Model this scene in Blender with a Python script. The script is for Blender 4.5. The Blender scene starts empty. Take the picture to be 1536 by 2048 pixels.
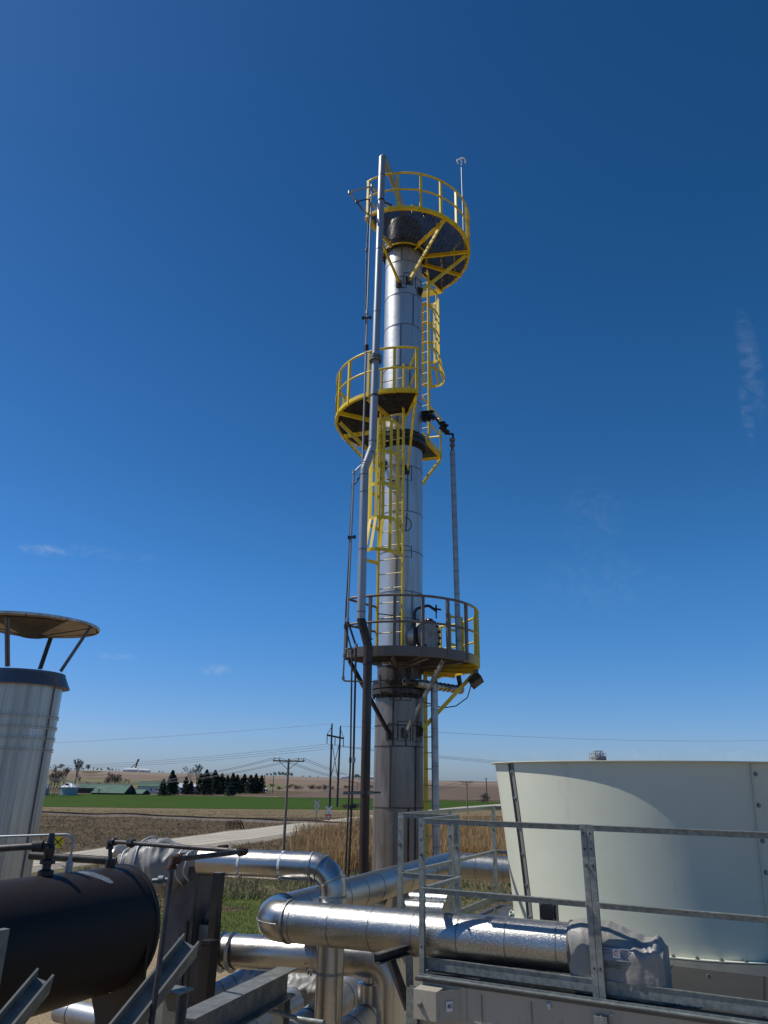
import bpy, math, random
import numpy as np
from mathutils import Vector, Matrix, noise
random.seed(7)
rnd = random.random
uni = random.uniform
PI = math.pi
S = bpy.context.scene
COL = S.collection

# ------------------------------------------------------------------ camera
H = 7.0
F = 1419.0
PITCH = math.radians(20.66)
ROLL = math.radians(0.9)
cd = bpy.data.cameras.new("camera")
cd.sensor_fit = 'VERTICAL'
cd.sensor_height = 36.0
cd.lens = F / 2048.0 * 36.0
cd.clip_start = 0.05
cd.clip_end = 12000
cam = bpy.data.objects.new("camera", cd)
COL.objects.link(cam)
RM = Matrix.Rotation(PI/2 + PITCH, 3, 'X') @ Matrix.Rotation(ROLL, 3, 'Z')
cam.matrix_world = Matrix.Translation((0, 0, H)) @ RM.to_4x4()
S.camera = cam

# ------------------------------------------------------------------ sky and sun
SUN_EL = math.radians(54)
SUN_AZ = math.radians(99)          # measured from straight behind the camera towards the left
sdir = Vector((-math.sin(SUN_AZ)*math.cos(SUN_EL), -math.cos(SUN_AZ)*math.cos(SUN_EL), math.sin(SUN_EL)))
W = bpy.data.worlds.new("World")
S.world = W
W.use_nodes = True
nt = W.node_tree
nt.nodes.clear()
def wn(t, **k):
    n = nt.nodes.new(t)
    for a, b in k.items():
        setattr(n, a, b)
    return n
out = wn('ShaderNodeOutputWorld')
bg = wn('ShaderNodeBackground')
sky = wn('ShaderNodeTexSky', sky_type='NISHITA', sun_disc=False)
sky.sun_elevation = SUN_EL
sky.sun_rotation = math.atan2(sdir.x, sdir.y)
sky.altitude = 300
sky.air_density = 1.0
sky.dust_density = 0.6
sky.ozone_density = 3.2
hs = wn('ShaderNodeHueSaturation')
hs.inputs['Saturation'].default_value = 1.22
hs.inputs['Value'].default_value = 0.88
nt.links.new(sky.outputs[0], hs.inputs['Color'])
# balance of the measured sky: clearer blue than the atmosphere model gives
sepc = wn('ShaderNodeSeparateColor'); comb = wn('ShaderNodeCombineColor')
nt.links.new(hs.outputs[0], sepc.inputs[0])
tc = wn('ShaderNodeTexCoord')
def wmath(op, a, b=None, c=None):
    n = wn('ShaderNodeMath', operation=op)
    for i, v in enumerate((a, b, c)):
        if v is None: continue
        if isinstance(v, (int, float)): n.inputs[i].default_value = v
        else: nt.links.new(v, n.inputs[i])
    return n.outputs[0]
def ray(px, py):
    return RM @ Vector(((px-768)/F, -(py-1024)/F, -1.0))
nt.links.new(wmath('MULTIPLY', sepc.outputs[0], .84), comb.inputs[0])
nt.links.new(wmath('MULTIPLY', wmath('POWER', sepc.outputs[1], .85), 1.37), comb.inputs[1])
nt.links.new(wmath('MULTIPLY', sepc.outputs[2], 1.74), comb.inputs[2])
# a few thin wisps of high cloud at real sky directions
mask = None
WISPS = [(1502, 730, .014, .075, .13, 8), (1494, 825, .008, .05, .12, 6), (90, 1101, .034, .008, .42, 14), (205, 1106, .08, .010, .12, 14),
         (432, 1340, .024, .009, .38, 20), (232, 1313, .03, .005, .25, 20), (1350, 1512, .28, .014, .20, 3), (1200, 1170, .1, .05, .06, 4), (1180, 1030, .05, .06, .05, 4)]
wnz = wn('ShaderNodeTexNoise')
wnz.inputs['Scale'].default_value = 30
wnz.inputs['Detail'].default_value = 9
wnz.inputs['Roughness'].default_value = .62
wnz.inputs['Distortion'].default_value = 1.2
wmp = wn('ShaderNodeMapping')
wmp.inputs['Scale'].default_value = (1, 1, 1.6)
nt.links.new(tc.outputs['Generated'], wmp.inputs['Vector'])
nt.links.new(wmp.outputs[0], wnz.inputs['Vector'])
for px, py, wa, wb, st, ns in WISPS:
    d = ray(px, py).normalized()
    e1 = Vector((d.y, -d.x, 0)).normalized()
    e2 = d.cross(e1)
    def dot(v):
        n = wn('ShaderNodeVectorMath', operation='DOT_PRODUCT')
        nt.links.new(tc.outputs['Generated'], n.inputs[0])
        n.inputs[1].default_value = v
        return n.outputs['Value']
    a, b, c = dot(e1), dot(e2), dot(d)
    a = wmath('DIVIDE', a, wa); b = wmath('DIVIDE', b, wb)
    r = wmath('ADD', wmath('MULTIPLY', a, a), wmath('MULTIPLY', b, b))
    f = wmath('MAXIMUM', wmath('SUBTRACT', 1.0, r), 0.0)
    f = wmath('MULTIPLY', f, wmath('GREATER_THAN', c, 0.0))
    f = wmath('MULTIPLY', f, st)
    mask = f if mask is None else wmath('ADD', mask, f)
nz2 = wn('ShaderNodeMapRange')
nz2.inputs['From Min'].default_value = .42
nz2.inputs['From Max'].default_value = .72
nt.links.new(wnz.outputs['Fac'], nz2.inputs['Value'])
mask = wmath('MULTIPLY', mask, nz2.outputs[0])
mx = wn('ShaderNodeMix', data_type='RGBA')
nt.links.new(mask, mx.inputs[0])
sepz = wn('ShaderNodeSeparateXYZ'); nt.links.new(tc.outputs['Generated'], sepz.inputs[0])
ramp = wn('ShaderNodeValToRGB'); nt.links.new(sepz.outputs[2], ramp.inputs[0])
el_ = ramp.color_ramp.elements
RAMP = [(0, (.96, .96, 1.0)), (.1, (.85, .955, .90)), (.24, (.76, .97, .89)), (.37, (.68, .85, .78)), (.68, (.48, .66, .64)), (.9, (.46, .60, .60))]
el_[0].position = 0; el_[1].position = .9
for p_, c_ in RAMP[1:-1]: el_.new(p_)
for e_, (p_, c_) in zip(el_, RAMP): e_.position = p_; e_.color = (*c_, 1)
mlt = wn('ShaderNodeMix', data_type='RGBA', blend_type='MULTIPLY'); mlt.inputs[0].default_value = 1
nt.links.new(comb.outputs[0], mlt.inputs[6]); nt.links.new(ramp.outputs[0], mlt.inputs[7])
nt.links.new(mlt.outputs[2], mx.inputs[6])
mx.inputs[7].default_value = (6.3, 7.3, 8.8, 1)
nt.links.new(mx.outputs[2], bg.inputs['Color'])
bg.inputs['Strength'].default_value = 0.095
nt.links.new(bg.outputs[0], out.inputs['Surface'])

sl = bpy.data.lights.new("sun", 'SUN')
sl.energy = 5.0
sl.angle = math.radians(0.53)
sl.color = (1.0, .96, .89)
so = bpy.data.objects.new("sun", sl)
so.rotation_euler = sdir.to_track_quat('Z', 'Y').to_euler()
COL.objects.link(so)
S.view_settings.view_transform = 'Standard'
S.view_settings.look = 'None'
S.view_settings.gamma = 1
S.view_settings.use_curve_mapping = False
S.view_settings.exposure = -0.25

# ------------------------------------------------------------------ placement helpers
O = Vector((0, 0, H))
def P(px, py, Y):
    d = ray(px, py)
    return O + d*(Y/d.y)
def GZ(px, py, z=0.0):
    d = ray(px, py)
    return O + d*((z-H)/d.z)
def sstep(a, b, x):
    t = max(0., min(1., (x-a)/(b-a)))
    return t*t*(3-2*t)
def hgt(x, y):
    b = x/max(y, 1)
    r = max(2., min(15., 7.-21*b))
    h = sstep(330, 1500, y)*r
    h += sstep(60, 120, y)*(1-sstep(250, 330, y))*0.35*noise.noise(Vector((x*.02, y*.02, 0)))
    if 45 < y < 160 and x < 8:
        h += .25*noise.noise(Vector((x*.12, y*.12, 3)))
    if y > 400:
        h += (sstep(400, 900, y))*1.2*noise.noise(Vector((x*.003, y*.003, 5)))
    return h
def G(px, py):
    d = ray(px, py)
    t = 30.0
    p = O + d*t
    if d.z > -0.0004:
        return None
    for _ in range(60):
        h = hgt(p.x, p.y)
        t2 = (h-H)/d.z
        if t2 < 0: t2 = 1500
        t = .5*t + .5*t2
        p = O + d*t
    p.z = hgt(p.x, p.y)
    return p
UA = math.radians(27)
U = Vector((math.cos(UA), -math.sin(UA), 0))
V = Vector((math.sin(UA), math.cos(UA), 0))
Z = Vector((0, 0, 1))

# ------------------------------------------------------------------ materials
def mat(name, color, rough=.6, metal=0., bump=None, var=None, spec=.5, streak=None, grime_or_glint=None, anis=0):
    """color rgb; var=(color2, scale, lo, hi); bump=(scale, strength, dist); streak=(color, scale xyz, lo, hi)"""
    m = bpy.data.materials.new(name)
    m.use_nodes = True
    t = m.node_tree
    b = t.nodes['Principled BSDF']
    b.inputs['Roughness'].default_value = rough
    b.inputs['Metallic'].default_value = metal
    b.inputs['Specular IOR Level'].default_value = spec
    co = t.nodes.new('ShaderNodeTexCoord')
    cur = None
    def mixin(cur, base, c2, scale, lo, hi, detail=6, rough_=.6, off=0):
        mp = t.nodes.new('ShaderNodeMapping')
        mp.inputs['Scale'].default_value = scale if isinstance(scale, tuple) else (scale,)*3
        mp.inputs['Location'].default_value = (off, off*.7, off*.3)
        t.links.new(co.outputs['Object'], mp.inputs['Vector'])
        n = t.nodes.new('ShaderNodeTexNoise')
        n.inputs['Scale'].default_value = 1
        n.inputs['Detail'].default_value = detail
        n.inputs['Roughness'].default_value = rough_
        t.links.new(mp.outputs[0], n.inputs['Vector'])
        r = t.nodes.new('ShaderNodeMapRange')
        r.inputs['From Min'].default_value = lo
        r.inputs['From Max'].default_value = hi
        t.links.new(n.outputs['Fac'], r.inputs['Value'])
        x = t.nodes.new('ShaderNodeMix'); x.data_type = 'RGBA'
        t.links.new(r.outputs[0], x.inputs[0])
        if cur is None: x.inputs[6].default_value = (*base, 1)
        else: t.links.new(cur, x.inputs[6])
        x.inputs[7].default_value = (*c2, 1)
        return x.outputs[2], r.outputs[0]
    b.inputs['Base Color'].default_value = (*color, 1)
    if var: cur, f = mixin(cur, color, *var)
    if streak: cur, f = mixin(cur, color, *streak, off=9)
    if grime_or_glint: cur, f = mixin(cur, color, *grime_or_glint, off=31)
    if cur is not None:
        t.links.new(cur, b.inputs['Base Color'])
        rr = t.nodes.new('ShaderNodeMapRange')
        rr.inputs['To Min'].default_value = rough*.9
        rr.inputs['To Max'].default_value = min(1, rough*1.35)
        t.links.new(f, rr.inputs['Value'])
        t.links.new(rr.outputs[0], b.inputs['Roughness'])
    if bump:
        sc, st, dist = bump[:3]
        n = t.nodes.new('ShaderNodeTexNoise')
        n.inputs['Scale'].default_value = sc
        n.inputs['Detail'].default_value = 4
        t.links.new(co.outputs['Object'], n.inputs['Vector'])
        bp = t.nodes.new('ShaderNodeBump')
        bp.inputs['Strength'].default_value = st
        bp.inputs['Distance'].default_value = dist
        t.links.new(n.outputs['Fac'], bp.inputs['Height'])
        if len(bump) > 3:
            n2 = t.nodes.new('ShaderNodeTexNoise')
            n2.inputs['Scale'].default_value = bump[3]
            n2.inputs['Detail'].default_value = 2
            t.links.new(co.outputs['Object'], n2.inputs['Vector'])
            b2 = t.nodes.new('ShaderNodeBump')
            b2.inputs['Strength'].default_value = bump[4]
            b2.inputs['Distance'].default_value = bump[5]
            t.links.new(n2.outputs['Fac'], b2.inputs['Height'])
            t.links.new(b2.outputs[0], bp.inputs['Normal'])
        t.links.new(bp.outputs[0], b.inputs['Normal'])
    return m

M = {}
M['alu'] = mat('aluminium_jacket', (.48, .475, .46), .36, .85, bump=(3.2, .35, .012), var=((.40, .41, .44), (1.5, 1.5, .5), .35, .7))
M['tower'] = mat('tower_jacket', (.62, .615, .585), .46, .8, bump=(2.0, .5, .02, 7, .2, .008), var=((.52, .52, .50), (2.0, 2.0, .6), .35, .7), streak=((.34, .34, .34), (9, 9, .35), .5, .8))
M['tower_low'] = mat('weathered_tower_jacket', (.29, .25, .21), .46, .6, bump=(3, .5, .015, 9, .2, .006), var=((.18, .145, .12), (1.2, 1.2, .35), .35, .65), streak=((.11, .085, .07), (7, 7, .3), .5, .75), grime_or_glint=((.36, .34, .33), (5, 5, .8), .55, .8))
M['stucco'] = mat('stucco_embossed_jacket', (.42, .415, .39), .36, .97, bump=(120, .6, .004, 3, .15, .01), var=((.33, .325, .31), (3, 3, 3), .4, .75), grime_or_glint=((.66, .65, .62), (95, 95, 95), .54, .66))  # bright speckle layer paints the sparkle of the embossing into the colour
M['alu2'] = mat('bright_aluminium_jacket', (.45, .44, .42), .29, .96, bump=(9, .35, .01, 60, .2, .002), var=((.38, .375, .36), (2.5, 2.5, 2.5), .4, .7))
M['lag'] = mat('dull_lagging_jacket', (.42, .42, .41), .42, .75, bump=(40, .25, .003, 6, .2, .01), var=((.32, .33, .35), (5, 5, 5), .4, .7))
M['galv'] = mat('galvanised_steel', (.27, .29, .275), .50, .45, bump=(60, .12, .001), var=((.18, .20, .19), (24, 24, 24), .42, .62), grime_or_glint=((.38, .40, .39), (9, 9, 9), .58, .72))
M['galv_dk'] = mat('weathered_galvanised_steel', (.21, .21, .185), .5, .3, bump=(50, .15, .001), var=((.12, .13, .13), (9, 9, 9), .4, .65))
M['yellow'] = mat('yellow_paint', (.80, .58, .015), .42, .0, var=((.60, .42, .015), (5, 5, 2), .42, .72), grime_or_glint=((.20, .13, .03), (11, 11, 11), .62, .74))
M['steel_d'] = mat('dark_weathered_steel', (.075, .066, .06), .5, .35, var=((.035, .03, .028), (8, 8, 8), .4, .65), bump=(60, .2, .002))
M['rustpipe'] = mat('brown_weathered_pipe', (.075, .05, .038), .45, .4, var=((.035, .022, .017), (4, 4, .8), .4, .65), bump=(40, .12, .002))
M['greypipe'] = mat('grey_vapour_pipe', (.36, .38, .40), .42, .55, var=((.29, .31, .325), (3, 3, .6), .4, .65), bump=(30, .06, .002))
M['black'] = mat('black_steel', (.012, .011, .012), .42, .0, var=((.022, .018, .016), (4, 4, 4), .45, .7), bump=(5, .15, .01, 60, .1, .001))
M['tank'] = mat('black_tank_paint', (.018, .0135, .012), .58, .0, spec=.28, var=((.022, .015, .013), (3, 3, 3), .5, .72), grime_or_glint=((.07, .06, .055), (14, 14, 14), .70, .8), bump=(4, .1, .01, 80, .1, .001))
M['rust'] = mat('rusty_steel', (.10, .045, .025), .75, .2, var=((.05, .025, .018), (20, 20, 20), .4, .6), bump=(60, .4, .003))
M['white_fan'] = mat('fan_cylinder_paint', (.66, .665, .53), .42, .0, bump=(1.1, .25, .02, 240, .05, .0004), var=((.62, .625, .49), (1.2, 1.2, 1.2), .4, .7), grime_or_glint=((.56, .55, .42), (5, 5, 1.2), .62, .8))
M['fan_strip'] = mat('seam_strip_paint', (.20, .195, .17), .55, .0, var=((.15, .145, .125), (8, 8, 3), .4, .7))
M['casing'] = mat('casing_panel', (.46, .42, .34), .48, .1, var=((.38, .345, .28), (2.5, 2.5, 1), .4, .7), grime_or_glint=((.22, .21, .2), (9, 9, 3), .62, .8))
M['deck'] = mat('deck_plate', (.13, .13, .125), .42, .45, var=((.09, .09, .088), (4, 4, 4), .4, .7), grime_or_glint=((.5, .5, .49), (22, 22, 22), .69, .76), bump=(14, .1, .004))
M['deck2'] = mat('deck_plate_dull', (.032, .029, .024), .7, .0, var=((.023, .022, .019), (3, 3, 3), .4, .7), grime_or_glint=((.07, .066, .056), (18, 18, 18), .68, .8))
M['fabric'] = mat('insulation_blanket_fabric', (.275, .265, .24), .45, .0, var=((.23, .22, .20), (5, 5, 5), .4, .7), bump=(9, .6, .02, 300, .1, .0005))
M['fabric_dk'] = mat('sooty_blanket_fabric', (.11, .10, .095), .6, .0, var=((.07, .068, .065), (4, 4, 4), .4, .7), bump=(7, .5, .03))
M['plastic_bk'] = mat('black_plastic', (.012, .013, .015), .35)
M['white'] = mat('white_paint', (.72, .72, .70), .5, var=((.6, .6, .57), (6, 6, 6), .4, .7))
M['conc'] = mat('concrete', (.42, .40, .35), .85, var=((.33, .31, .27), (.5, .5, .3), .4, .7), bump=(3, .3, .05))
M['wood'] = mat('grey_pole_wood', (.24, .20, .16), .85, var=((.16, .13, .10), (8, 8, .6), .4, .7))
M['wood_dk'] = mat('dark_pole_wood', (.095, .085, .075), .85, var=((.06, .055, .05), (8, 8, .6), .4, .7))
M['wire'] = mat('wire', (.10, .10, .105), .5, .4)
M['wire_sunlit'] = mat('sunlit_wire', (.30, .30, .30), .4, .5)  # paler copy of the wire, its sunlit gleam put into the colour
M['signw'] = mat('sign_white', (.78, .78, .78), .45)
M['signback'] = mat('sign_back', (.46, .47, .48), .5, .4)
M['signy'] = mat('sign_yellow', (.85, .62, .0), .45)
M['signr'] = mat('sign_red', (.55, .02, .02), .45)
M['ink'] = mat('black_ink', (.01, .01, .01), .5)
M['ink_blue'] = mat('blue_grey_ink', (.16, .22, .34), .5)
M['orange'] = mat('orange_ink', (.6, .17, .06), .5)
M['capin'] = mat('sooty_cap_underside', (.40, .31, .22), .6, .2, var=((.24, .18, .13), (3, 3, 3), .4, .65), grime_or_glint=((.02, .018, .015), (5, 5, 5), .6, .72))
M['soot'] = mat('soot', (.02, .018, .016), .8, var=((.10, .08, .06), (8, 8, 8), .5, .7))
M['soot2'] = mat('sooted_steel_panel', (.05, .042, .034), .7, .1, var=((.12, .095, .07), (4, 4, 4), .45, .65))
M['stack'] = mat('stack_steel', (.60, .56, .48), .40, .6, bump=(1.4, .35, .03, 5, .1, .006), var=((.44, .41, .35), (5, 5, .22), .38, .62), streak=((.27, .25, .23), (13, 13, .16), .5, .7))
M['stack_band'] = mat('stack_collar_steel', (.15, .155, .165), .38, .6, var=((.14, .15, .17), (5, 5, 1), .4, .6))
M['roof_gr'] = mat('green_metal_roof', (.016, .07, .04), .5, .0, var=((.027, .11, .07), (.3, .3, .3), .4, .6))
M['wallw'] = mat('white_siding', (.66, .66, .63), .7)
M['barn_w'] = mat('brown_barn_side', (.06, .045, .035), .8)  # one dark brown for all barn walls
M['bin'] = mat('corrugated_bin_steel', (.40, .40, .39), .42, .45, var=((.38, .42, .47), (.4, .4, 3), .4, .6))
M['bin_roof'] = mat('bin_roof_steel', (.66, .68, .70), .4, .4)
M['glass'] = mat('window_glass', (.03, .04, .05), .1)
M['bark'] = mat('bare_bark', (.105, .085, .07), .9)
M['twig'] = mat('bare_twigs', (.13, .105, .09), .9, var=((.09, .07, .06), (1, 1, 1), .4, .6))
M['fir'] = mat('fir_needles', (.032, .05, .024), .8, var=((.018, .03, .016), (.5, .5, .5), .4, .6))
M['fir2'] = mat('blue_spruce_needles', (.035, .055, .042), .8, var=((.02, .034, .026), (.5, .5, .5), .4, .6))
M['bush'] = mat('brown_bush', (.11, .088, .07), .9, var=((.07, .055, .045), (.6, .6, .6), .4, .6))
M['far_tree'] = mat('far_tree_crown', (.07, .068, .06), .9, var=((.045, .05, .04), (.3, .3, .3), .4, .6))
M['reed'] = mat('golden_reed', (.50, .33, .13), .7, var=((.40, .25, .11), (.25, .25, .25), .35, .65), grime_or_glint=((.66, .48, .26), (.9, .9, .9), .55, .75))
M['dry'] = mat('dry_brown_grass', (.23, .165, .09), .8, var=((.14, .10, .055), (.12, .12, .12), .35, .65), grime_or_glint=((.30, .24, .15), (.5, .5, .5), .5, .75))
M['olive'] = mat('olive_weeds', (.22, .21, .085), .8, var=((.27, .22, .12), (.3, .3, .3), .4, .6))
M['lawnb'] = mat('lawn_blades', (.075, .115, .018), .7, var=((.11, .13, .03), (.4, .4, .4), .4, .6))

def ground_mat(name, c1, c2, c3, s1, s2, bumpd=.1, bscale=1.2):
    m = bpy.data.materials.new(name)
    m.use_nodes = True
    t = m.node_tree
    b = t.nodes['Principled BSDF']
    b.inputs['Roughness'].default_value = .95
    b.inputs['Specular IOR Level'].default_value = .1
    co = t.nodes.new('ShaderNodeTexCoord')
    def nz(s, det=8, r=.65):
        mp = t.nodes.new('ShaderNodeMapping')
        mp.inputs['Scale'].default_value = s if isinstance(s, tuple) else (s,)*3
        t.links.new(co.outputs['Object'], mp.inputs[0])
        n = t.nodes.new('ShaderNodeTexNoise')
        n.inputs['Scale'].default_value = 1
        n.inputs['Detail'].default_value = det
        n.inputs['Roughness'].default_value = r
        t.links.new(mp.outputs[0], n.inputs[0])
        return n.outputs['Fac']
    def mixc(f, lo, hi, a, c):
        r = t.nodes.new('ShaderNodeMapRange')
        r.inputs['From Min'].default_value = lo
        r.inputs['From Max'].default_value = hi
        t.links.new(f, r.inputs[0])
        x = t.nodes.new('ShaderNodeMix'); x.data_type = 'RGBA'
        t.links.new(r.outputs[0], x.inputs[0])
        if isinstance(a, tuple): x.inputs[6].default_value = (*a, 1)
        else: t.links.new(a, x.inputs[6])
        x.inputs[7].default_value = (*c, 1)
        return x.outputs[2]
    f1 = nz(s1); f2 = nz(s2)
    c = mixc(f1, .35, .65, c1, c2)
    c = mixc(f2, .45, .7, c, c3)
    t.links.new(c, b.inputs['Base Color'])
    bp = t.nodes.new('ShaderNodeBump')
    bp.inputs['Strength'].default_value = 1
    bp.inputs['Distance'].default_value = bumpd
    t.links.new(nz(bscale), bp.inputs['Height'])
    t.links.new(bp.outputs[0], b.inputs['Normal'])
    return m
M['field'] = ground_mat('harvested_field', (.185, .13, .088), (.155, .115, .085), (.25, .19, .145), (.002, .012, .01), (.02, .08, .05), .15)
M['plow'] = ground_mat('brown_field', (.135, .095, .07), (.105, .075, .055), (.18, .135, .10), (.004, .05, .01), (.05, .25, .05), .15)
M['meadow'] = ground_mat('meadow', (.15, .15, .065), (.19, .16, .09), (.11, .11, .06), (.006, .03, .01), (.05, .1, .05), .15)
M['pale'] = ground_mat('pale_field', (.235, .185, .14), (.20, .15, .115), (.27, .21, .16), (.002, .02, .01), (.02, .1, .05), .15)
M['green'] = ground_mat('winter_wheat', (.038, .076, .004), (.028, .060, .003), (.052, .088, .008), (.02, .08, .02), (.25, .9, .2), .1)
M['drygrass'] = ground_mat('dry_grass_ground', (.115, .082, .045), (.066, .046, .026), (.19, .145, .085), .09, (.9, .9, .9), .12, 2.2)
M['tan'] = ground_mat('tan_grass_ground', (.20, .155, .085), (.14, .105, .058), (.24, .19, .11), .1, .8, .3, 2)
M['weeds'] = ground_mat('weedy_ground', (.15, .13, .065), (.10, .10, .04), (.22, .18, .11), .25, 1.5, .25, 3)
M['lawn'] = ground_mat('lawn_ground', (.07, .10, .018), (.09, .115, .028), (.12, .12, .045), .3, 3, .1, 5)
M['gravel'] = ground_mat('gravel', (.32, .235, .13), (.22, .16, .09), (.42, .33, .21), 3.0, 14, .05, 16)
M['road'] = ground_mat('concrete_road', (.44, .40, .32), (.39, .35, .28), (.48, .44, .36), .12, 1.0, .01)
M['shoulder'] = ground_mat('gravel_shoulder', (.30, .26, .21), (.24, .205, .16), (.36, .32, .26), .4, 2.5, .03)
M['ballast'] = ground_mat('rail_ballast', (.17, .14, .115), (.12, .10, .085), (.24, .21, .18), .3, 3, .08, 5)

# ------------------------------------------------------------------ mesh builder
class MB:
    def __init__(s): s.v = []; s.f = []; s.s = []
    def add(s, vs, fs, smooth=False):
        o = len(s.v)
        s.v += [Vector(p) for p in vs]
        for f in fs:
            s.f.append(tuple(i+o for i in f)); s.s.append(smooth)
        return s
    def box(s, c, size, ax=None, ay=None, az=None):
        c = Vector(c); ax = Vector(ax or (1, 0, 0)); az = Vector(az or (0, 0, 1)); ay = Vector(ay) if ay else az.cross(ax)
        hx, hy, hz = [q/2 for q in size]
        vs = [c + ax*(hx*i) + ay*(hy*j) + az*(hz*k) for k in (-1, 1) for j in (-1, 1) for i in (-1, 1)]
        return s.add(vs, [(0, 2, 3, 1), (4, 5, 7, 6), (0, 1, 5, 4), (2, 6, 7, 3), (0, 4, 6, 2), (1, 3, 7, 5)])
    def bar(s, a, b, w, h, up=None):
        a = Vector(a); b = Vector(b); d = (b-a); L = d.length; d.normalize()
        up = Vector(up) if up else (Z if abs(d.z) < .95 else Vector((0, 1, 0)))
        x = d.cross(up).normalized(); y = x.cross(d).normalized()
        return s.box((a+b)/2, (w, L, h), x, d, y)
    def prof(s, a, b, pts, up=None):
        """sweep a closed 2D outline (x: side, y: up) from a to b"""
        a = Vector(a); b = Vector(b); d = (b-a).normalized()
        up = Vector(up) if up else (Z if abs(d.z) < .95 else Vector((0, 1, 0)))
        x = d.cross(up).normalized(); y = x.cross(d).normalized()
        n = len(pts)
        vs = [a + x*p[0] + y*p[1] for p in pts] + [b + x*p[0] + y*p[1] for p in pts]
        fs = [(i, (i+1) % n, (i+1) % n+n, i+n) for i in range(n)]
        fs += [tuple(range(n-1, -1, -1)), tuple(range(n, 2*n))]
        return s.add(vs, fs)
    def ibeam(s, a, b, w, h, t=.012, up=None):
        q = w/2; e = h/2; k = t/2
        return s.prof(a, b, [(-q, -e), (q, -e), (q, -e+t), (k, -e+t), (k, e-t), (q, e-t), (q, e), (-q, e), (-q, e-t), (-k, e-t), (-k, -e+t), (-q, -e+t)], up)
    def chan(s, a, b, w, h, t=.006, up=None, flip=1):
        e = h/2
        p = [(0, -e), (w, -e), (w, -e+t), (t, -e+t), (t, e-t), (w, e-t), (w, e), (0, e)]
        if flip < 0: p = [(-x, y) for x, y in reversed(p)]
        return s.prof(a, b, p, up)
    def angle(s, a, b, w, t=.006, up=None, fx=1, fy=1):
        p = [(0, 0), (w, 0), (w, t), (t, t), (t, w), (0, w)]
        p = [(x*fx, y*fy) for x, y in p]
        if fx*fy < 0: p.reverse()
        return s.prof(a, b, p, up)
    def tube(s, pts, r, n=16, caps=True, rs=None):
        pts = [Vector(p) for p in pts]
        m = len(pts)
        T = []
        for i in range(m):
            a = pts[max(0, i-1)]; b = pts[min(m-1, i+1)]
            T.append((b-a).normalized())
        up = Z if abs(T[0].z) < .9 else Vector((1, 0, 0))
        x = T[0].cross(up).normalized()
        vs = []
        for i in range(m):
            x = (x - T[i]*x.dot(T[i])).normalized()
            y = T[i].cross(x)
            rr = rs[i] if rs else r
            for k in range(n):
                a = 2*PI*k/n
                vs.append(pts[i] + x*(rr*math.cos(a)) + y*(rr*math.sin(a)))
        fs = [(i*n+k, i*n+(k+1) % n, (i+1)*n+(k+1) % n, (i+1)*n+k) for i in range(m-1) for k in range(n)]
        s.add(vs, fs, True)
        if caps:
            o = len(s.v)
            s.add([Vector(q) for q in vs[:n]], [tuple(range(n-1, -1, -1))])
            s.add([Vector(q) for q in vs[-n:]], [tuple(range(n))])
        return s
    def lathe(s, prof, c=(0, 0, 0), axis=Z, n=32, a0=0, a1=2*PI, smooth=True):
        """prof: list of (r, h) along axis"""
        c = Vector(c); axis = Vector(axis).normalized()
        ref = Vector((1, 0, 0)) if abs(axis.x) < .9 else Vector((0, 1, 0))
        x = (ref - axis*ref.dot(axis)).normalized(); y = axis.cross(x)
        full = abs(a1-a0-2*PI) < 1e-6
        k = n if full else n+1
        for (r0, h0), (r1, h1) in zip(prof[:-1], prof[1:]):
            vs = []
            for r, h in ((r0, h0), (r1, h1)):
                for i in range(k):
                    a = a0 + (a1-a0)*i/n
                    vs.append(c + axis*h + x*(r*math.cos(a)) + y*(r*math.sin(a)))
            fs = []
            for i in range(n):
                j = (i+1) % k
                if r0 < 1e-6: fs.append((i, k+j, k+i))
                elif r1 < 1e-6: fs.append((i, j, k+i))
                else: fs.append((i, j, k+j, k+i))
            s.add(vs, fs, smooth)
        return s
    def cyl(s, a, b, r, n=12):
        return s.tube([a, b], r, n)
    def ring(s, c, axis, r, w, t, n=32):
        """band round a pipe"""
        return s.lathe([(r-.002, -w/2), (r+t, -w/2), (r+t, w/2), (r-.002, w/2)], c, axis, n)
    def poly(s, pts, thick=None, dirn=None):
        pts = [Vector(p) for p in pts]
        n = len(pts)
        if thick is None:
            return s.add(pts, [tuple(range(n))])
        d = Vector(dirn)*thick
        vs = pts + [p+d for p in pts]
        fs = [tuple(range(n-1, -1, -1)), tuple(range(n, 2*n))] + [(i, (i+1) % n, (i+1) % n+n, i+n) for i in range(n)]
        return s.add(vs, fs)
    def bolt(s, p, d, r=.014, h=.014):
        return s.lathe([(r, 0), (r, h), (0, h)], p, d, 6, smooth=False)

def wloc(o):
    l = Vector(o.location)
    while o.parent:
        o = o.parent; l += Vector(o.location)
    return l
def tag(o, label=None, cat=None, group=None, kind=None):
    if label: o['label'] = label
    if cat: o['category'] = cat
    if group: o['group'] = group
    if kind: o['kind'] = kind
    return o
def thing(name, loc, label, cat, group=None):
    o = bpy.data.objects.new(name, None)
    o.empty_display_size = .2
    o.location = loc
    COL.objects.link(o)
    return tag(o, label, cat, group)
def build(mb, name, m, parent=None, origin=None, label=None, cat=None, group=None, kind=None):
    me = bpy.data.meshes.new(name)
    o = bpy.data.objects.new(name, me)
    if parent:
        o.parent = parent
        org = wloc(parent)
    else:
        org = Vector(origin) if origin is not None else Vector((0, 0, 0))
        o.location = org
    me.from_pydata([tuple(p-org) for p in mb.v], [], mb.f)
    me.polygons.foreach_set('use_smooth', mb.s)
    if isinstance(m, str): m = M[m]
    me.materials.append(m)
    me.update()
    COL.objects.link(o)
    return tag(o, label, cat, group, kind)
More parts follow.
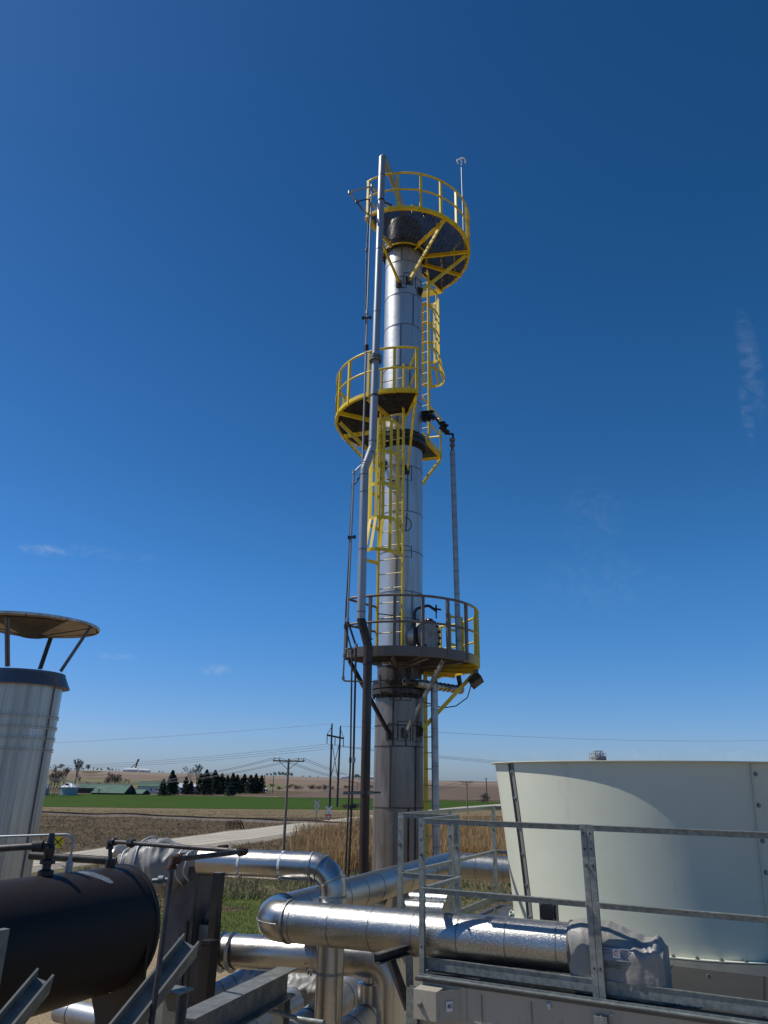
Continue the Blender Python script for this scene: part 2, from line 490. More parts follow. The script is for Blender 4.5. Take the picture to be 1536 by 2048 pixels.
def merge_in(o, mb, m):
    """surface detail (bands, slots, bolt heads) joined into part o with its own material slot"""
    org = wloc(o); me = o.data
    if isinstance(m, str): m = M[m]
    vs = [tuple(v.co) for v in me.vertices]; fs = [tuple(p.vertices) for p in me.polygons]
    sm = [p.use_smooth for p in me.polygons]; mi = [p.material_index for p in me.polygons]
    n = len(vs); k = len(me.materials)
    mats = list(me.materials)+[m]
    me2 = bpy.data.meshes.new(me.name)
    me2.from_pydata(vs+[tuple(p-org) for p in mb.v], [], fs+[tuple(i+n for i in f) for f in mb.f])
    for q in mats: me2.materials.append(q)
    me2.polygons.foreach_set('use_smooth', sm+mb.s)
    me2.polygons.foreach_set('material_index', mi+[k]*len(mb.f))
    me2.update(); o.data = me2; bpy.data.meshes.remove(me); me2.name = o.name
    return o
def copy_tree(o, parent=None):
    c = o.copy(); COL.objects.link(c); c.parent = parent
    for ch in list(o.children): copy_tree(ch, c)
    return c
def fillet(pts, R, n=10):
    pts = [Vector(p) for p in pts]
    if isinstance(R, (int, float)): R = [R]*(len(pts)-2)
    o = [pts[0]]
    for i in range(1, len(pts)-1):
        a, b, c = pts[i-1], pts[i], pts[i+1]
        d1 = (b-a).normalized(); d2 = (c-b).normalized()
        ang = d1.angle(d2)
        t = R[i-1]*math.tan(ang/2)
        p0 = b-d1*t; p1 = b+d2*t
        nn = (d2 - d1*d1.dot(d2)).normalized()
        ce = p0+nn*R[i-1]
        for k in range(n+1):
            th = ang*k/n
            o.append(ce + (-nn)*(R[i-1]*math.cos(th)) + d1*(R[i-1]*math.sin(th)))
    o.append(pts[-1])
    return o
def text_mesh(txt, size, origin, ax, ay, m, parent, name='lettering'):
    cu = bpy.data.curves.new('t', 'FONT'); cu.body = txt; cu.size = size; cu.align_x = 'CENTER'; cu.align_y = 'CENTER'; cu.extrude = .001
    ob = bpy.data.objects.new('t', cu); COL.objects.link(ob)
    dg = bpy.context.evaluated_depsgraph_get()
    me = bpy.data.meshes.new_from_object(ob.evaluated_get(dg))
    bpy.data.objects.remove(ob)
    ax = Vector(ax).normalized(); ay = Vector(ay).normalized(); az = ax.cross(ay)
    org = wloc(parent)
    for v in me.vertices:
        v.co = Vector(origin) + ax*v.co.x + ay*v.co.y + az*v.co.z - org
    me.materials.clear(); me.materials.append(M[m]); me.name = name
    o = bpy.data.objects.new(name, me); o.parent = parent; COL.objects.link(o)
    return o

# ================================================================== SETTING: ground, fields, road, rails
def sheet(name, m, xs, ys, off=0., hf=hgt, kind='structure'):
    mb = MB()
    nx, ny = len(xs), len(ys)
    vs = [Vector((x, y, hf(x, y)+off)) for y in ys for x in xs]
    fs = [(j*nx+i, j*nx+i+1, (j+1)*nx+i+1, (j+1)*nx+i) for j in range(ny-1) for i in range(nx-1)]
    mb.add(vs, fs, True)
    return build(mb, name, m, kind=kind)
ys = list(np.concatenate([np.linspace(-80, 40, 13), np.linspace(44, 160, 59), np.linspace(165, 420, 40), np.linspace(440, 1600, 60), np.linspace(1700, 7000, 20)]))
xs = list(np.concatenate([np.linspace(-5000, -450, 24), np.linspace(-430, -100, 34), np.linspace(-96, 40, 69), np.linspace(44, 400, 36), np.linspace(450, 5000, 22)]))
sheet('ground', 'drygrass', xs, ys, 0)
def quad(name, m, pl, pr_, off, nx=24, ny=12):
    """sheet between two polylines (far line, near line) given as world points"""
    mb = MB()
    def samp(pl, t):
        n = len(pl)-1
        k = min(n-1, int(t*n)); f = t*n-k
        return pl[k].lerp(pl[k+1], f)
    vs = []
    for j in range(ny+1):
        for i in range(nx+1):
            p = samp(pl, i/nx).lerp(samp(pr_, i/nx), j/ny)
            vs.append(Vector((p.x, p.y, hgt(p.x, p.y)+off)))
    fs = [((j+1)*(nx+1)+i, (j+1)*(nx+1)+i+1, j*(nx+1)+i+1, j*(nx+1)+i) for j in range(ny) for i in range(nx)]
    mb.add(vs, fs, True)
    return build(mb, name, m, kind='structure')
def W2(x, y): return Vector((x, y, 0))
quad('harvested_field', 'field', [W2(-5000, 7000), W2(5000, 7000)], [W2(-900, 420), W2(900, 420)], .06, 60, 60)
quad('pale_field', 'pale', [W2(-2200, 1480), W2(1600, 1480)], [W2(-1300, 980), W2(800, 960)], .12, 40, 20)
quad('brown_field', 'plow', [W2(-20, 760), W2(500, 720)], [W2(-40, 290), W2(260, 285)], .14, 30, 20)
quad('meadow', 'meadow', [W2(-420, 760), W2(-60, 640)], [W2(-260, 430), W2(-60, 420)], .16, 24, 20)
gl = [W2(-170, 300), W2(-110, 296), W2(-50, 290), W2(0, 282), W2(60, 262), W2(130, 250)]
gn = [W2(-110, 166), W2(-70, 172), W2(-35, 178), W2(0, 186), W2(40, 200), W2(110, 208)]
quad('green_field', 'green', gl, gn, .10, 60, 24)
quad('field_track', 'ballast', [W2(-200, 322), W2(-60, 312), W2(20, 300)], [W2(-200, 306), W2(-60, 300), W2(20, 286)], .08, 24, 4)
gn2 = [p+W2(0, 1.5) for p in gn]
quad('tan_verge', 'tan', gn2, [W2(-100, 133), W2(-60, 136), W2(-30, 140), W2(-5, 150), W2(40, 170), W2(100, 180)], .05, 60, 16)
# road
RU = [G(-260, 1790), G(60, 1722), G(180, 1707), G(340, 1684), G(450, 1669), G(560, 1655), G(650, 1644), G(748, 1633.5), G(925, 1616), G(985, 1610.5), G(1300, 1590)]
RL = [G(-260, 1815), G(60, 1741), G(213, 1720), G(340, 1702), G(450, 1687), G(560, 1673), G(650, 1655), G(748, 1641), G(925, 1621), G(985, 1615), G(1300, 1593)]
mb = MB(); ms = MB(); ml = MB(); mc = MB()
vs = []; vs2 = []
NR = len(RU)-1
RC = []
def rsamp(t):
    k = min(NR-1, int(t*NR)); f = t*NR-k
    return RU[k].lerp(RU[k+1], f), RL[k].lerp(RL[k+1], f)
K = 120
for i in range(K+1):
    a, b = rsamp(i/K)
    z = .5*(hgt(a.x, a.y)+hgt(b.x, b.y))+.22
    ctr = (a+b)/2; RC.append(ctr.copy())
    wv = (b-a); wv.z = 0
    for s_, L_, dz in ((0, vs, .02), (0, vs2, 0)):
        for q in ((-.5, -.167, .167, .5) if L_ is vs else (-.95, -.62, .62, .95)):
            p = ctr + wv*q
            L_.append(Vector((p.x, p.y, z+dz-(.55 if abs(q) > .9 else 0))))
mb.add(vs, [((i+1)*4+j, (i+1)*4+j+1, i*4+j+1, i*4+j) for i in range(K) for j in range(3)], True)
ms.add(vs2, [((i+1)*4+j, (i+1)*4+j+1, i*4+j+1, i*4+j) for i in range(K) for j in range(3)], True)
build(mb, 'road', 'road', kind='structure')
build(ms, 'road_shoulder', 'shoulder', kind='structure')
for q in (-.235, .235, .0):
    vv = []
    for i in range(K+1):
        a, b = rsamp(i/K)
        z = vs[i*4].z+.012
        wv = b-a; wv.z = 0
        for e in (-.012, .012):
            p = (a+b)/2+wv*(q+e)
            vv.append(Vector((p.x, p.y, z)))
    ml.add(vv, [((i+1)*2, (i+1)*2+1, i*2+1, i*2) for i in range(K)], True)
M['lane'] = ground_mat('tyre_worn_concrete', (.33, .30, .25), (.35, .32, .27), (.30, .27, .22), .3, 1.5, .005)
build(ml, 'road_wear_lines', 'lane', kind='structure')
# railway
rail_pts = [G(-150, 1610), G(83, 1628), G(300, 1634.5), G(480, 1641.5), G(560, 1645), G(650, 1648.5), G(740, 1651.5), G(900, 1657)]
mbk = MB(); mr1 = MB()
for a, b in zip(rail_pts[:-1], rail_pts[1:]):
    n = 8
    for i in range(n):
        p = a.lerp(b, i/n); q = a.lerp(b, (i+1)/n)
        zz = .30
        p = Vector((p.x, p.y, hgt(p.x, p.y)+zz)); q = Vector((q.x, q.y, hgt(q.x, q.y)+zz))
        d = (q-p).normalized(); sd = Vector((-d.y, d.x, 0))
        mbk.prof(p, q, [(-2.2, -.5), (2.2, -.5), (1.3, -.06), (-1.3, -.06)])
        for e in (-.72, .72):
            mr1.bar(p+sd*e+Z*.07, q+sd*e+Z*.07, .07, .16)
build(mbk, 'rail_ballast', 'ballast', kind='structure')
M['railst'] = mat('rail_steel', (.07, .045, .035), .5, .5)
build(mr1, 'railway_track', 'railst', kind='structure')
# gravel yard, lawn, weeds
quad('gravel_yard', 'gravel', [W2(-60, 37), W2(-5, 38.5), W2(3, 34), W2(60, 30)], [W2(-60, -60), W2(60, -60)], .02, 40, 20)
quad('lawn', 'lawn', [W2(-40, 50), W2(-8, 51), W2(0, 49), W2(8, 44), W2(50, 40)], [W2(-40, 33), W2(-6, 34), W2(3, 32), W2(50, 30)], .012, 30, 8)
quad('weeds_ground', 'weeds', [W2(-40, 66), W2(-8, 64), W2(6, 58), W2(60, 50)], [W2(-40, 48), W2(-8, 49), W2(6, 44), W2(50, 38)], .008, 30, 8)

# grass tufts -----------------------------------------------------------------
def tufts(name, m, pts, hmin, hmax, w, lean=.25, n=3, label=None, cat=None):
    vs = []; fs = []
    for (x, y) in pts:
        z = hgt(x, y)
        for k in range(n):
            a = uni(0, 2*PI); h = uni(hmin, hmax)
            ox, oy = x+uni(-.3, .3), y+uni(-.3, .3)
            dx, dy = math.cos(a)*w/2, math.sin(a)*w/2
            lx, ly = uni(-lean, lean)*h, uni(-lean, lean)*h
            o = len(vs)
            vs += [(ox-dx, oy-dy, z-.05), (ox+dx, oy+dy, z-.05), (ox+lx+dx*.6, oy+ly+dy*.6, z+h*.75), (ox+lx*1.4, oy+ly*1.4, z+h)]
            fs += [(o, o+1, o+2), (o, o+2, o+3)]
    me = bpy.data.meshes.new(name)
    me.from_pydata(vs, [], fs)
    me.materials.append(M[m])
    ob = bpy.data.objects.new(name, me)
    COL.objects.link(ob)
    return tag(ob, label, cat, None, 'stuff')
def road_clear(x, y):
    for c in RC[::3]:
        if (c.x-x)**2+(c.y-y)**2 < 30: return False
    return True
pts = []
while len(pts) < 17000:
    px = uni(585, 1250); py = uni(1652, 1748)
    g = GZ(px, py)
    dens = noise.noise(Vector((g.x*.06, g.y*.06, 1)))
    if px < 660 and rnd() > (px-575)/95: continue
    if px > 1040 and rnd() < (px-1040)/210: continue
    if py < 1672 and px < 700 and rnd() < .8: continue
    if dens < -.45: continue
    if road_clear(g.x, g.y): pts.append((g.x, g.y))
tufts('tall_golden_reeds', 'reed', pts, 1.0, 2.1, .06, .18, 4, 'tall golden dry reeds filling the ditch behind the tower base', 'reeds')
pts = []
while len(pts) < 22000:
    px = uni(-160, 900); py = uni(1622, 1745)
    g = GZ(px, py)
    if g.y > 175: continue
    if rnd() > min(1, (g.y/120)**2+.15): continue
    if road_clear(g.x, g.y): pts.append((g.x, g.y))
tufts('dry_grass', 'dry', pts, .08, .34, .05, 1.1, 3, 'brown winter grass covering the bank between tracks and road', 'dry grass')
pts = []
while len(pts) < 9000:
    px = uni(300, 1300); py = uni(1735, 1800)
    g = GZ(px, py)
    if noise.noise(Vector((g.x*.25, g.y*.25, 7))) < -.2: continue
    pts.append((g.x, g.y))
tufts('olive_weeds', 'olive', pts, .15, .5, .05, .6, 3, 'olive and straw coloured weeds between the lawn and the reeds', 'weeds')
pts = []
while len(pts) < 9000:
    px = uni(300, 1300); py = uni(1775, 1880)
    g = GZ(px, py)
    pts.append((g.x, g.y))
tufts('lawn_grass', 'lawnb', pts, .05, .14, .03, .4, 4, 'short green mown grass seen between the pipes', 'grass')

# ================================================================== BACKGROUND
def crown_tris(mb, pts_sizes):
    vs = []; fs = []
    for (c, s_) in pts_sizes:
        o = len(vs)
        a = Vector((uni(-1, 1), uni(-1, 1), uni(-1, 1))).normalized()
        b = a.cross(Vector((uni(-1, 1), uni(-1, 1), uni(-1, 1)))).normalized()
        vs += [c+a*s_, c-a*s_*.5+b*s_*.8, c-a*s_*.5-b*s_*.8]
        fs.append((o, o+1, o+2))
    mb.add(vs, fs, False)
def conifer(h, w, m, n=900, seed=0):
    random.seed(seed)
    r = thing('pine_tree', (0, 0, 0), 'x', 'tree')
    t = MB(); t.tube([(0, 0, -.3), (0, 0, h*.5), (0, 0, h*.95)], .2, 6, rs=[h*.02, h*.012, .02])
    build(t, 'trunk', 'bark', r)
    c = MB(); L = []
    while len(L) < n:
        u = rnd()**.75
        z = h*(.05+.95*u)
        R = w*1.0*(1-u)**.62*(.8+.22*math.sin(u*31+seed)) + .12
        a = uni(0, 2*PI); rr = R*(rnd()**.45)*(.8+.35*noise.noise(Vector((math.cos(a)*2, math.sin(a)*2, z*.6+seed))))
        L.append((Vector((rr*math.cos(a), rr*math.sin(a), z - rr*.25)), uni(.32, .8)*h/14))
    crown_tris(c, L)
    build(c, 'crown', m, r)
    return r
def bare(h, spread, seed, name='bare_tree', tr=.2, depth=5, twig=.05):
    random.seed(seed)
    r = thing(name, (0, 0, 0), 'x', 'tree')
    t = MB(); c = MB()
    def rec(p, d, L, rad, k):
        q = p+d*L
        (t if k > depth-2 else c).tube([p, (p+q)/2+Vector((uni(-1, 1), uni(-1, 1), 0))*L*.06, q], rad, 4, False, [rad, rad*.85, rad*.65])
        if k <= 0: return
        for i in range(random.choice((2, 3, 3))):
            nd = (d + Vector((uni(-1, 1), uni(-1, 1), uni(-.2, .7)))*spread).normalized()
            rec(q, nd, L*uni(.62, .85), max(twig*.5, rad*.62), k-1)
    rec(Vector((0, 0, -.2)), Vector((uni(-.1, .1), uni(-.1, .1), 1)), h*.26, tr, depth)
    build(t, 'trunk', 'bark', r); build(c, 'crown', 'twig', r)
    return r
def blob_tree(h, w, seed, m='far_tree', name='leafless_tree', n=420):
    random.seed(seed)
    r = thing(name, (0, 0, 0), 'x', 'tree')
    t = MB(); t.tube([(0, 0, -.5), (0, 0, h*.6)], .25, 5, rs=[h*.035, h*.015])
    build(t, 'trunk', 'bark', r)
    c = MB(); L = []
    if name == 'bare_bush': lob = [(Vector((uni(-.45, .45)*w, uni(-.45, .45)*w, h*uni(.2, .6))), w*uni(.22, .4)) for _ in range(8)]
    else: lob = [(Vector((uni(-.45, .45)*w, uni(-.45, .45)*w, h*uni(.35, .78))), w*uni(.25, .42)) for _ in range(8)]
    for i in range(n):
        o, R = random.choice(lob)
        d = Vector((uni(-1, 1), uni(-1, 1), uni(-.8, .8)))
        L.append((o+d.normalized()*R*rnd()**.6, uni(.3, .8)*h/11))
    crown_tris(c, L)
    build(c, 'crown', m, r)
    return r
def place(o, p, sc=1, rz=None, first=False, label=None, group=None):
    c = o if first else copy_tree(o)
    c.location = p; c.scale = (sc, sc, sc); c.rotation_euler.z = uni(0, 6) if rz is None else rz
    if label: c['label'] = label
    if group: c['group'] = group
    return c
# conifers of the farm windbreak
prot = [conifer(14, 7.2, 'fir', 2200, 1), conifer(12, 7.4, 'fir2', 2200, 2), conifer(13, 5.6, 'fir', 1700, 3)]
used = [False]*3
CON = [(338, 1596, 1541, 2, 'tall narrow evergreen behind the green roofed farm house'),
       (323, 1596, 1558, 0, 'shorter evergreen on the left flank of the tall narrow one by the farm house'),
       (368, 1594, 1553, 2, 'lone small evergreen between the farm house and the white shed'),
       (382, 1594, 1562, 1, 'smallest evergreen in front of the white farm shed'),
       (397, 1594, 1547, 2, 'slim evergreen left of the tall pair behind the white shed'),
       (408, 1594, 1540, 0, 'tallest evergreen of the farm yard, standing at the white shed'),
       (427, 1593, 1541, 0, 'evergreen beginning the dark windbreak row, pointed high crown'),
       (440, 1593, 1547, 2, 'second evergreen from the left of the dark windbreak row'),
       (452, 1592, 1551, 0, 'third evergreen of the dark windbreak row'),
       (463, 1592, 1546, 2, 'fourth evergreen of the dark windbreak row, merging with its neighbours'),
       (474, 1592, 1550, 0, 'middle evergreen of the dark windbreak row'),
       (486, 1591, 1548, 2, 'evergreen right of the middle of the windbreak row'),
       (497, 1591, 1550, 1, 'blue green spruce in the right part of the windbreak row'),
       (508, 1591, 1549, 1, 'broad blue green spruce third from the right end of the windbreak'),
       (521, 1590, 1551, 0, 'dark evergreen closing the right end of the windbreak row'),
       (433, 1590, 1552, 1, 'green spruce filling the gap between the first two windbreak evergreens'),
       (446, 1590, 1555, 0, 'lower evergreen tucked behind the second and third of the windbreak row'),
       (480, 1590, 1556, 1, 'low green spruce tucked in right of the middle windbreak evergreen'),
       (503, 1590, 1557, 0, 'short evergreen between the blue green spruces at the right of the row'),
       (514, 1590, 1555, 2, 'narrow evergreen second from the right end of the windbreak'),
       (345, 1593, 1551, 0, 'broad evergreen close on the right of the tall narrow house evergreen'),
       (458, 1597, 1557, 1, 'low spruce standing in front of the windbreak row')]
for px, yb, yt, k, lab in CON:
    px += uni(-2.5, 2.5); p = G(px, yb-4+uni(-1.2, 1.0))
    p = Vector((p.x, p.y, hgt(p.x, p.y)))
    hh = P(px, yt, p.y).z-p.z
    base = (14, 12, 13)[k]
    place(prot[k], p, hh/base, None, not used[k], lab, 'evergreens of the farm windbreak')
    used[k] = True
# bare trees
b1 = bare(11, .38, 11, depth=6, tr=.16, twig=.06); b2 = bare(9, .42, 12, depth=6, tr=.14, twig=.06)
BT = [(98, 1598, 1562, 0, 'bare tree half hidden by the steel stack'), (108, 1598, 1556, 1, 'bare tree just right of the steel stack'), (118, 1597, 1560, 1, 'bare thin tree left of the grain bin'),
      (147, 1592, 1541, 0, 'tallest bare tree, rising behind the grain bin'), (160, 1590, 1562, 1, 'small bare tree right of the tall one behind the bin'),
      (94, 1597, 1550, 1, 'tall bare tree peeking out from behind the steel stack'), (104, 1598, 1564, 0, 'low bare tree between the stack and the grain bin'), (125, 1594, 1553, 0, 'bare tree directly left of the grain bin roof'), (113, 1598, 1568, 1, 'lowest bare tree of the stand left of the grain bin'),
      (382, 1592, 1551, 1, 'bare tree between evergreens at the farm house'), (392, 1592, 1548, 0, 'bare tree left of the tallest farm evergreen'), (416, 1592, 1556, 1, 'low bare tree before the windbreak row')]
fl = [True, True]
for px, yb, yt, k, lab in BT:
    p = G(px, yb-4); hh = P(px, yt, p.y).z-p.z
    place((b1, b2)[k], p, hh/(6.6, 5.6)[k], None, fl[k], lab, 'bare trees round the farm'); fl[k] = False
# shrubs near the tracks
s1 = bare(3.2, .8, 21, 'thorny_shrub', .07, 5, .03)
SH = [(172, 1652, 1628, 'dark bare shrub with a black stem on the track bank'), (187, 1653, 1629, 'bare shrub right beside the black stemmed one'), (115, 1650, 1632, 'faint low shrub near the steel stack on the track bank')]
for i, (px, yb, yt, lab) in enumerate(SH):
    p = G(px, yb); hh = P(px, yt, p.y).z-p.z
    place(s1, p, hh/2.9, None, i == 0, lab, 'bare shrubs on the track bank')
# far bushes and hedges
bsh = blob_tree(3.2, 3.4, 31, 'bush', 'bare_bush', 500)
BU = [(228, 1566, 24, 'wide'), (215, 1569, 16, ''), (240, 1568, 18, ''), (560, 1580, 9, ''), (598, 1581, 13, ''), (575, 1577, 8, ''), (622, 1580, 13, ''), (634, 1580, 11, ''), (650, 1581, 14, ''), (662, 1580, 9, ''), (695, 1578, 9, ''), (742, 1577, 8, ''),
      (972, 1602, 18, ''), (962, 1606, 10, ''), (545, 1574, 8, ''), (586, 1574, 7, ''), (178, 1572, 10, ''), (196, 1573, 10, ''), (690, 1618, 14, ''), (700, 1620, 16, ''), (712, 1617, 14, '')]
names = ['hedge clump at the far left of the pink field', 'low hedge clump left of the first', 'hedge clump right of the first', 'small bush left of the wooden pole', 'bush right of the wooden pole top', 'little bush behind the wooden pole',
         'bush left of the lattice frame pole', 'bush touching the lattice frame pole', 'round bush inside the lattice frame legs', 'bush right of the lattice frame', 'small bush left of the brown pipe', 'bush beside the tower shell',
         'spiky brown bush against the white fan cylinder', 'small bush left of the spiky brown one', 'tiny bush right of the windbreak', 'tiny bush between windbreak and pole', 'low bush on the slope above the bin', 'low bush right of the slope bush above the bin',
         'olive shrub at the green field edge left of the wires', 'olive shrub between the two thin conduits', 'olive shrub left of the brown pipe at the field edge']
for i, ((px, yb, h_, _), nm) in enumerate(zip(BU, names)):
    p = G(px, yb); hh = h_/F*p.y*.95
    c = place(bsh, p, hh/3.0, None, i == 0, nm, 'bushes along the fields')
# far skyline trees
sk = [blob_tree(10, 7, 41), blob_tree(9, 8, 42, 'fir'), conifer(9, 2.4, 'fir', 260, 43)]
sk[2].name = 'skyline_tree'; 
fl = [True]*3
SK = [(122, 1537, 10, 1), (132, 1541, 5, 0), (141, 1541, 5, 0), (150, 1541, 5, 1), (158, 1541, 5, 2), (165, 1542, 6, 1), (175, 1541, 13, 0), (186, 1542, 9, 2), (194, 1543, 7, 1), (201, 1543, 7, 1), (216, 1543, 9, 0), (224, 1544, 7, 1), (231, 1544, 8, 2), (237, 1545, 8, 2), (246, 1545, 6, 0),
      (318, 1547, 6, 0), (325, 1547, 5, 0), (364, 1549, 4, 1), (512, 1551, 5, 0), (534, 1552, 6, 0), (541, 1552, 6, 1), (550, 1552, 8, 0), (558, 1552, 9, 1), (567, 1552, 9, 0), (575, 1552, 9, 1), (583, 1553, 8, 0), (606, 1554, 3, 0), (620, 1554, 3, 1), (636, 1555, 3, 0),
      (712, 1557, 10, 0), (718, 1557, 8, 0), (706, 1557, 6, 0), (745, 1559, 4, 0)]
for i, (px, yb, h_, k) in enumerate(SK):
    Y = 1450.
    p = P(px, yb+3, Y); z = hgt(p.x, Y)
    top = P(px, yb-h_, Y).z
    hh = max(3, top - z)
    side = ['left', 'second', 'third'][0]
    lab = 'skyline tree %s' % ['with a round crown at the far left of the ridge', 'very low at left of the ridge', 'low, right of the first low one', 'low dark one in the left ridge row', 'pointed low one in the left ridge row', 'low dark one ending the left ridge row',
        'tall and pale, highest on the left ridge', 'pointed, just right of the tall pale one', 'round, second right of the tall pale one', 'round, third right of the tall pale one', 'starting the middle ridge group', 'second of the middle ridge group', 'pointed, third of the middle ridge group', 'pointed, last of the middle ridge group', 'small, left of the white ridge barn',
        'small, right of the white ridge barn', 'tiny, second right of the white ridge barn', 'tiny and alone above the farm evergreens', 'low, above the windbreak row', 'low, starting the grove above the wooden pole', 'second in the grove above the wooden pole', 'third in the grove above the wooden pole', 'fourth in the grove above the wooden pole', 'fifth in the grove above the wooden pole', 'sixth in the grove above the wooden pole', 'last in the grove above the wooden pole',
        'very faint left of the lattice frame', 'very faint, second left of the lattice frame', 'very faint, third left of the lattice frame', 'rounded, between lattice frame and brown pipe', 'rounded, nearest the brown pipe in its clump', 'small, left in the clump by the brown pipe', 'low, touching the tower shell'][i]
    c = place(sk[k], Vector((p.x, Y, z)), hh/(9, 8.5, 9)[k], None, fl[k], lab, 'trees on the far ridge'); fl[k] = False

# buildings ---------------------------------------------------------------
def gable(root, c, L, Wd, hw, hr, rz, wall='wallw', roof='roof_gr', eave=.5, wins=()):
    """c base centre, L along local x, Wd along local y"""
    ax = Vector((math.cos(rz), math.sin(rz), 0)); ay = Vector((-math.sin(rz), math.cos(rz), 0))
    q = lambda x, y, z: c+ax*x+ay*y+Z*z
    l, w = L/2, Wd/2
    m = MB()
    m.poly([q(-l, -w, -1), q(l, -w, -1), q(l, -w, hw), q(-l, -w, hw)])
    m.poly([q(l, w, -1), q(-l, w, -1), q(-l, w, hw), q(l, w, hw)])
    m.poly([q(l, -w, -1), q(l, w, -1), q(l, w, hw), q(l, 0, hw+hr), q(l, -w, hw)])
    m.poly([q(-l, w, -1), q(-l, -w, -1), q(-l, -w, hw), q(-l, 0, hw+hr), q(-l, w, hw)])
    build(m, 'wall', wall, root)
    m = MB(); sl_ = hr/w; th = .25
    for s_ in (-1, 1):
        y1 = s_*(w+eave); z1 = hw-eave*sl_
        m.poly([q(-l-eave, y1, z1+.06), q(l+eave, y1, z1+.06), q(l+eave, 0, hw+hr+.06), q(-l-eave, 0, hw+hr+.06)], th, Z)
    build(m, 'roof', roof, root)
    for (x, z, ww, hh) in wins:
        m = MB(); m.box(q(x, -w-.06, z), (ww, .12, hh), ax, ay)
        f = build(m, 'window', 'wallw', root)
        m = MB(); m.box(q(x, -w-.13, z), (ww*.8, .06, hh*.8), ax, ay)
        build(m, 'pane', 'glass', f)
def site(px, py): return G(px, py-3)
p = site(293, 1590); r = thing('farm_house', p, 'long white farm house with green metal roof and right wing', 'house')
gable(r, p+Vector((0, 6, 0)), 10, 6, 2.6, 1.9, .02, eave=.25, wins=[(3, 1.6, .8, .8), (.8, 1.6, .8, .8), (4.3, 1.5, .6, .8)])
gable(r, p+Vector((7.5, 4, 0)), 6, 5, 2.4, 1.5, .35, eave=.25, wins=[(-1, 1.3, .8, .8), (1.6, 1.3, .8, .8)])
p = site(226, 1592); r = thing('barn', p, 'low green roofed barn in front of the white farm house', 'barn')
gable(r, p+Vector((0, 1, 0)), 13, 11, .5, 3.0, -.12, 'barn_w', eave=.3, wins=[])
p = site(275, 1592); r = thing('shed', p, 'small green lean-to shed at the right end of the low barn', 'shed')
gable(r, p+Vector((.5, -1, 0)), 7, 5, .3, 1.3, -.3, 'barn_w', eave=.3)
p = site(174, 1590); r = thing('barn', p, 'dark open sided barn with green roof between grain bin and low barn', 'barn')
gable(r, p+Vector((0, 4, 0)), 8.6, 6, 1.9, 1.5, 0, 'barn_w', eave=.3)
p = site(378, 1590); r = thing('shed', p, 'white metal shed with pale roof behind the farm evergreens', 'shed')
gable(r, p+Vector((0, 8, 0)), 13, 8, 2.2, 1.6, .12, 'wallw', 'bin_roof', eave=.2, wins=[(-4, 1.1, 1.6, 1.4)])
p = site(385, 1592); r = thing('camper_trailer', p, 'tiny white trailer parked before the white farm shed', 'trailer')
mb = MB(); mb.box(p+Z*.9, (2.7, 1.2, .8)); mb.box(p+Z*1.35, (2.3, 1.0, .12)); build(mb, 'body', 'white', r)
for x in (-.3, .3):
    mb = MB(); mb.cyl(p+Vector((x, -.62, .28)), p+Vector((x, -.45, .28)), .25, 10); build(mb, 'wheel', 'black', r)
def bin_(px, py, wpx, yt, lab, cyl_px):
    p = site(px, py); R = wpx/2/F*p.y; hw = cyl_px/F*p.y*.92; hr = (py-yt-cyl_px-3)/F*p.y*.9
    r = thing('grain_bin', p, lab, 'grain bin', 'farm grain bins')
    mb = MB(); mb.lathe([(R, -.5)]+[(R+.05*(k % 2), hw*k/14) for k in range(15)], p, Z, 28); build(mb, 'shell', 'bin', r)
    mb = MB(); mb.lathe([(R+.35, hw-.05), (R*.18, hw+hr*.85), (R*.16, hw+hr), (0, hw+hr)], p, Z, 28, smooth=False)
    for k in range(14):
        a = 2*PI*k/14; e = Vector((math.cos(a), math.sin(a), 0))
        mb.bar(p+e*(R+.3)+Z*(hw+.08), p+e*R*.2+Z*(hw+hr*.87), .12, .14)
    rf = build(mb, 'roof', 'bin_roof', r)
    mb = MB(); mb.box(p+Vector((-R*.1, -R*.55, hw+hr*.48)), (1.0, .8, .8)); build(mb, 'roof_hatch', 'soot', rf)
bin_(136, 1594, 31, 1566, 'round steel grain bin with white ribbed roof beside the green barn', 16)
bin_(88, 1594, 15, 1567, 'grain bin mostly hidden behind the steel stack', 14)
p = site(1457/3.07+60-6, 1588)
p = site(533, 1588); r = thing('storage_tank', p, 'small upright white tank right of the windbreak', 'tank')
mb = MB(); mb.lathe([(.75, -.3), (.75, 1.7), (.6, 1.95), (.2, 2.05), (0, 2.05)], p, Z, 20); build(mb, 'shell', 'white', r)
mb = MB(); [mb.ring(p+Z*z, Z, .75, .08, .03) for z in (.5, 1.1, 1.6)]; build(mb, 'band', 'signback', r)
# far ridge barns
RB = [(264, 1546, 18, 5, 'long white barn on the far ridge'), (252, 1547, 9, 4, 'small white barn left end on the far ridge'), (284, 1548, 12, 4.5, 'white barn right of the long one on the far ridge'),
      (688, 1557, 10, 4, 'white farm shed on the ridge left of the brown pipe'), (696, 1557.5, 7, 5, 'narrow white barn on the ridge left of the brown pipe'), (742, 1559, 14, 5, 'tiny white barn on the ridge touching the tower'), (294, 1549, 8, 4, 'grey roofed barn behind the ridge barns')]
for px, py, L, h_, lab in RB:
    Y = 1380.; q = P(px, py, Y); q.z = hgt(q.x, Y); r = thing('ridge_barn', q, lab, 'barn', 'white barns on the far ridge')
    gable(r, q+Z*.5, L, 9, h_*.7, h_*.5, .1, 'wallw', 'bin_roof')
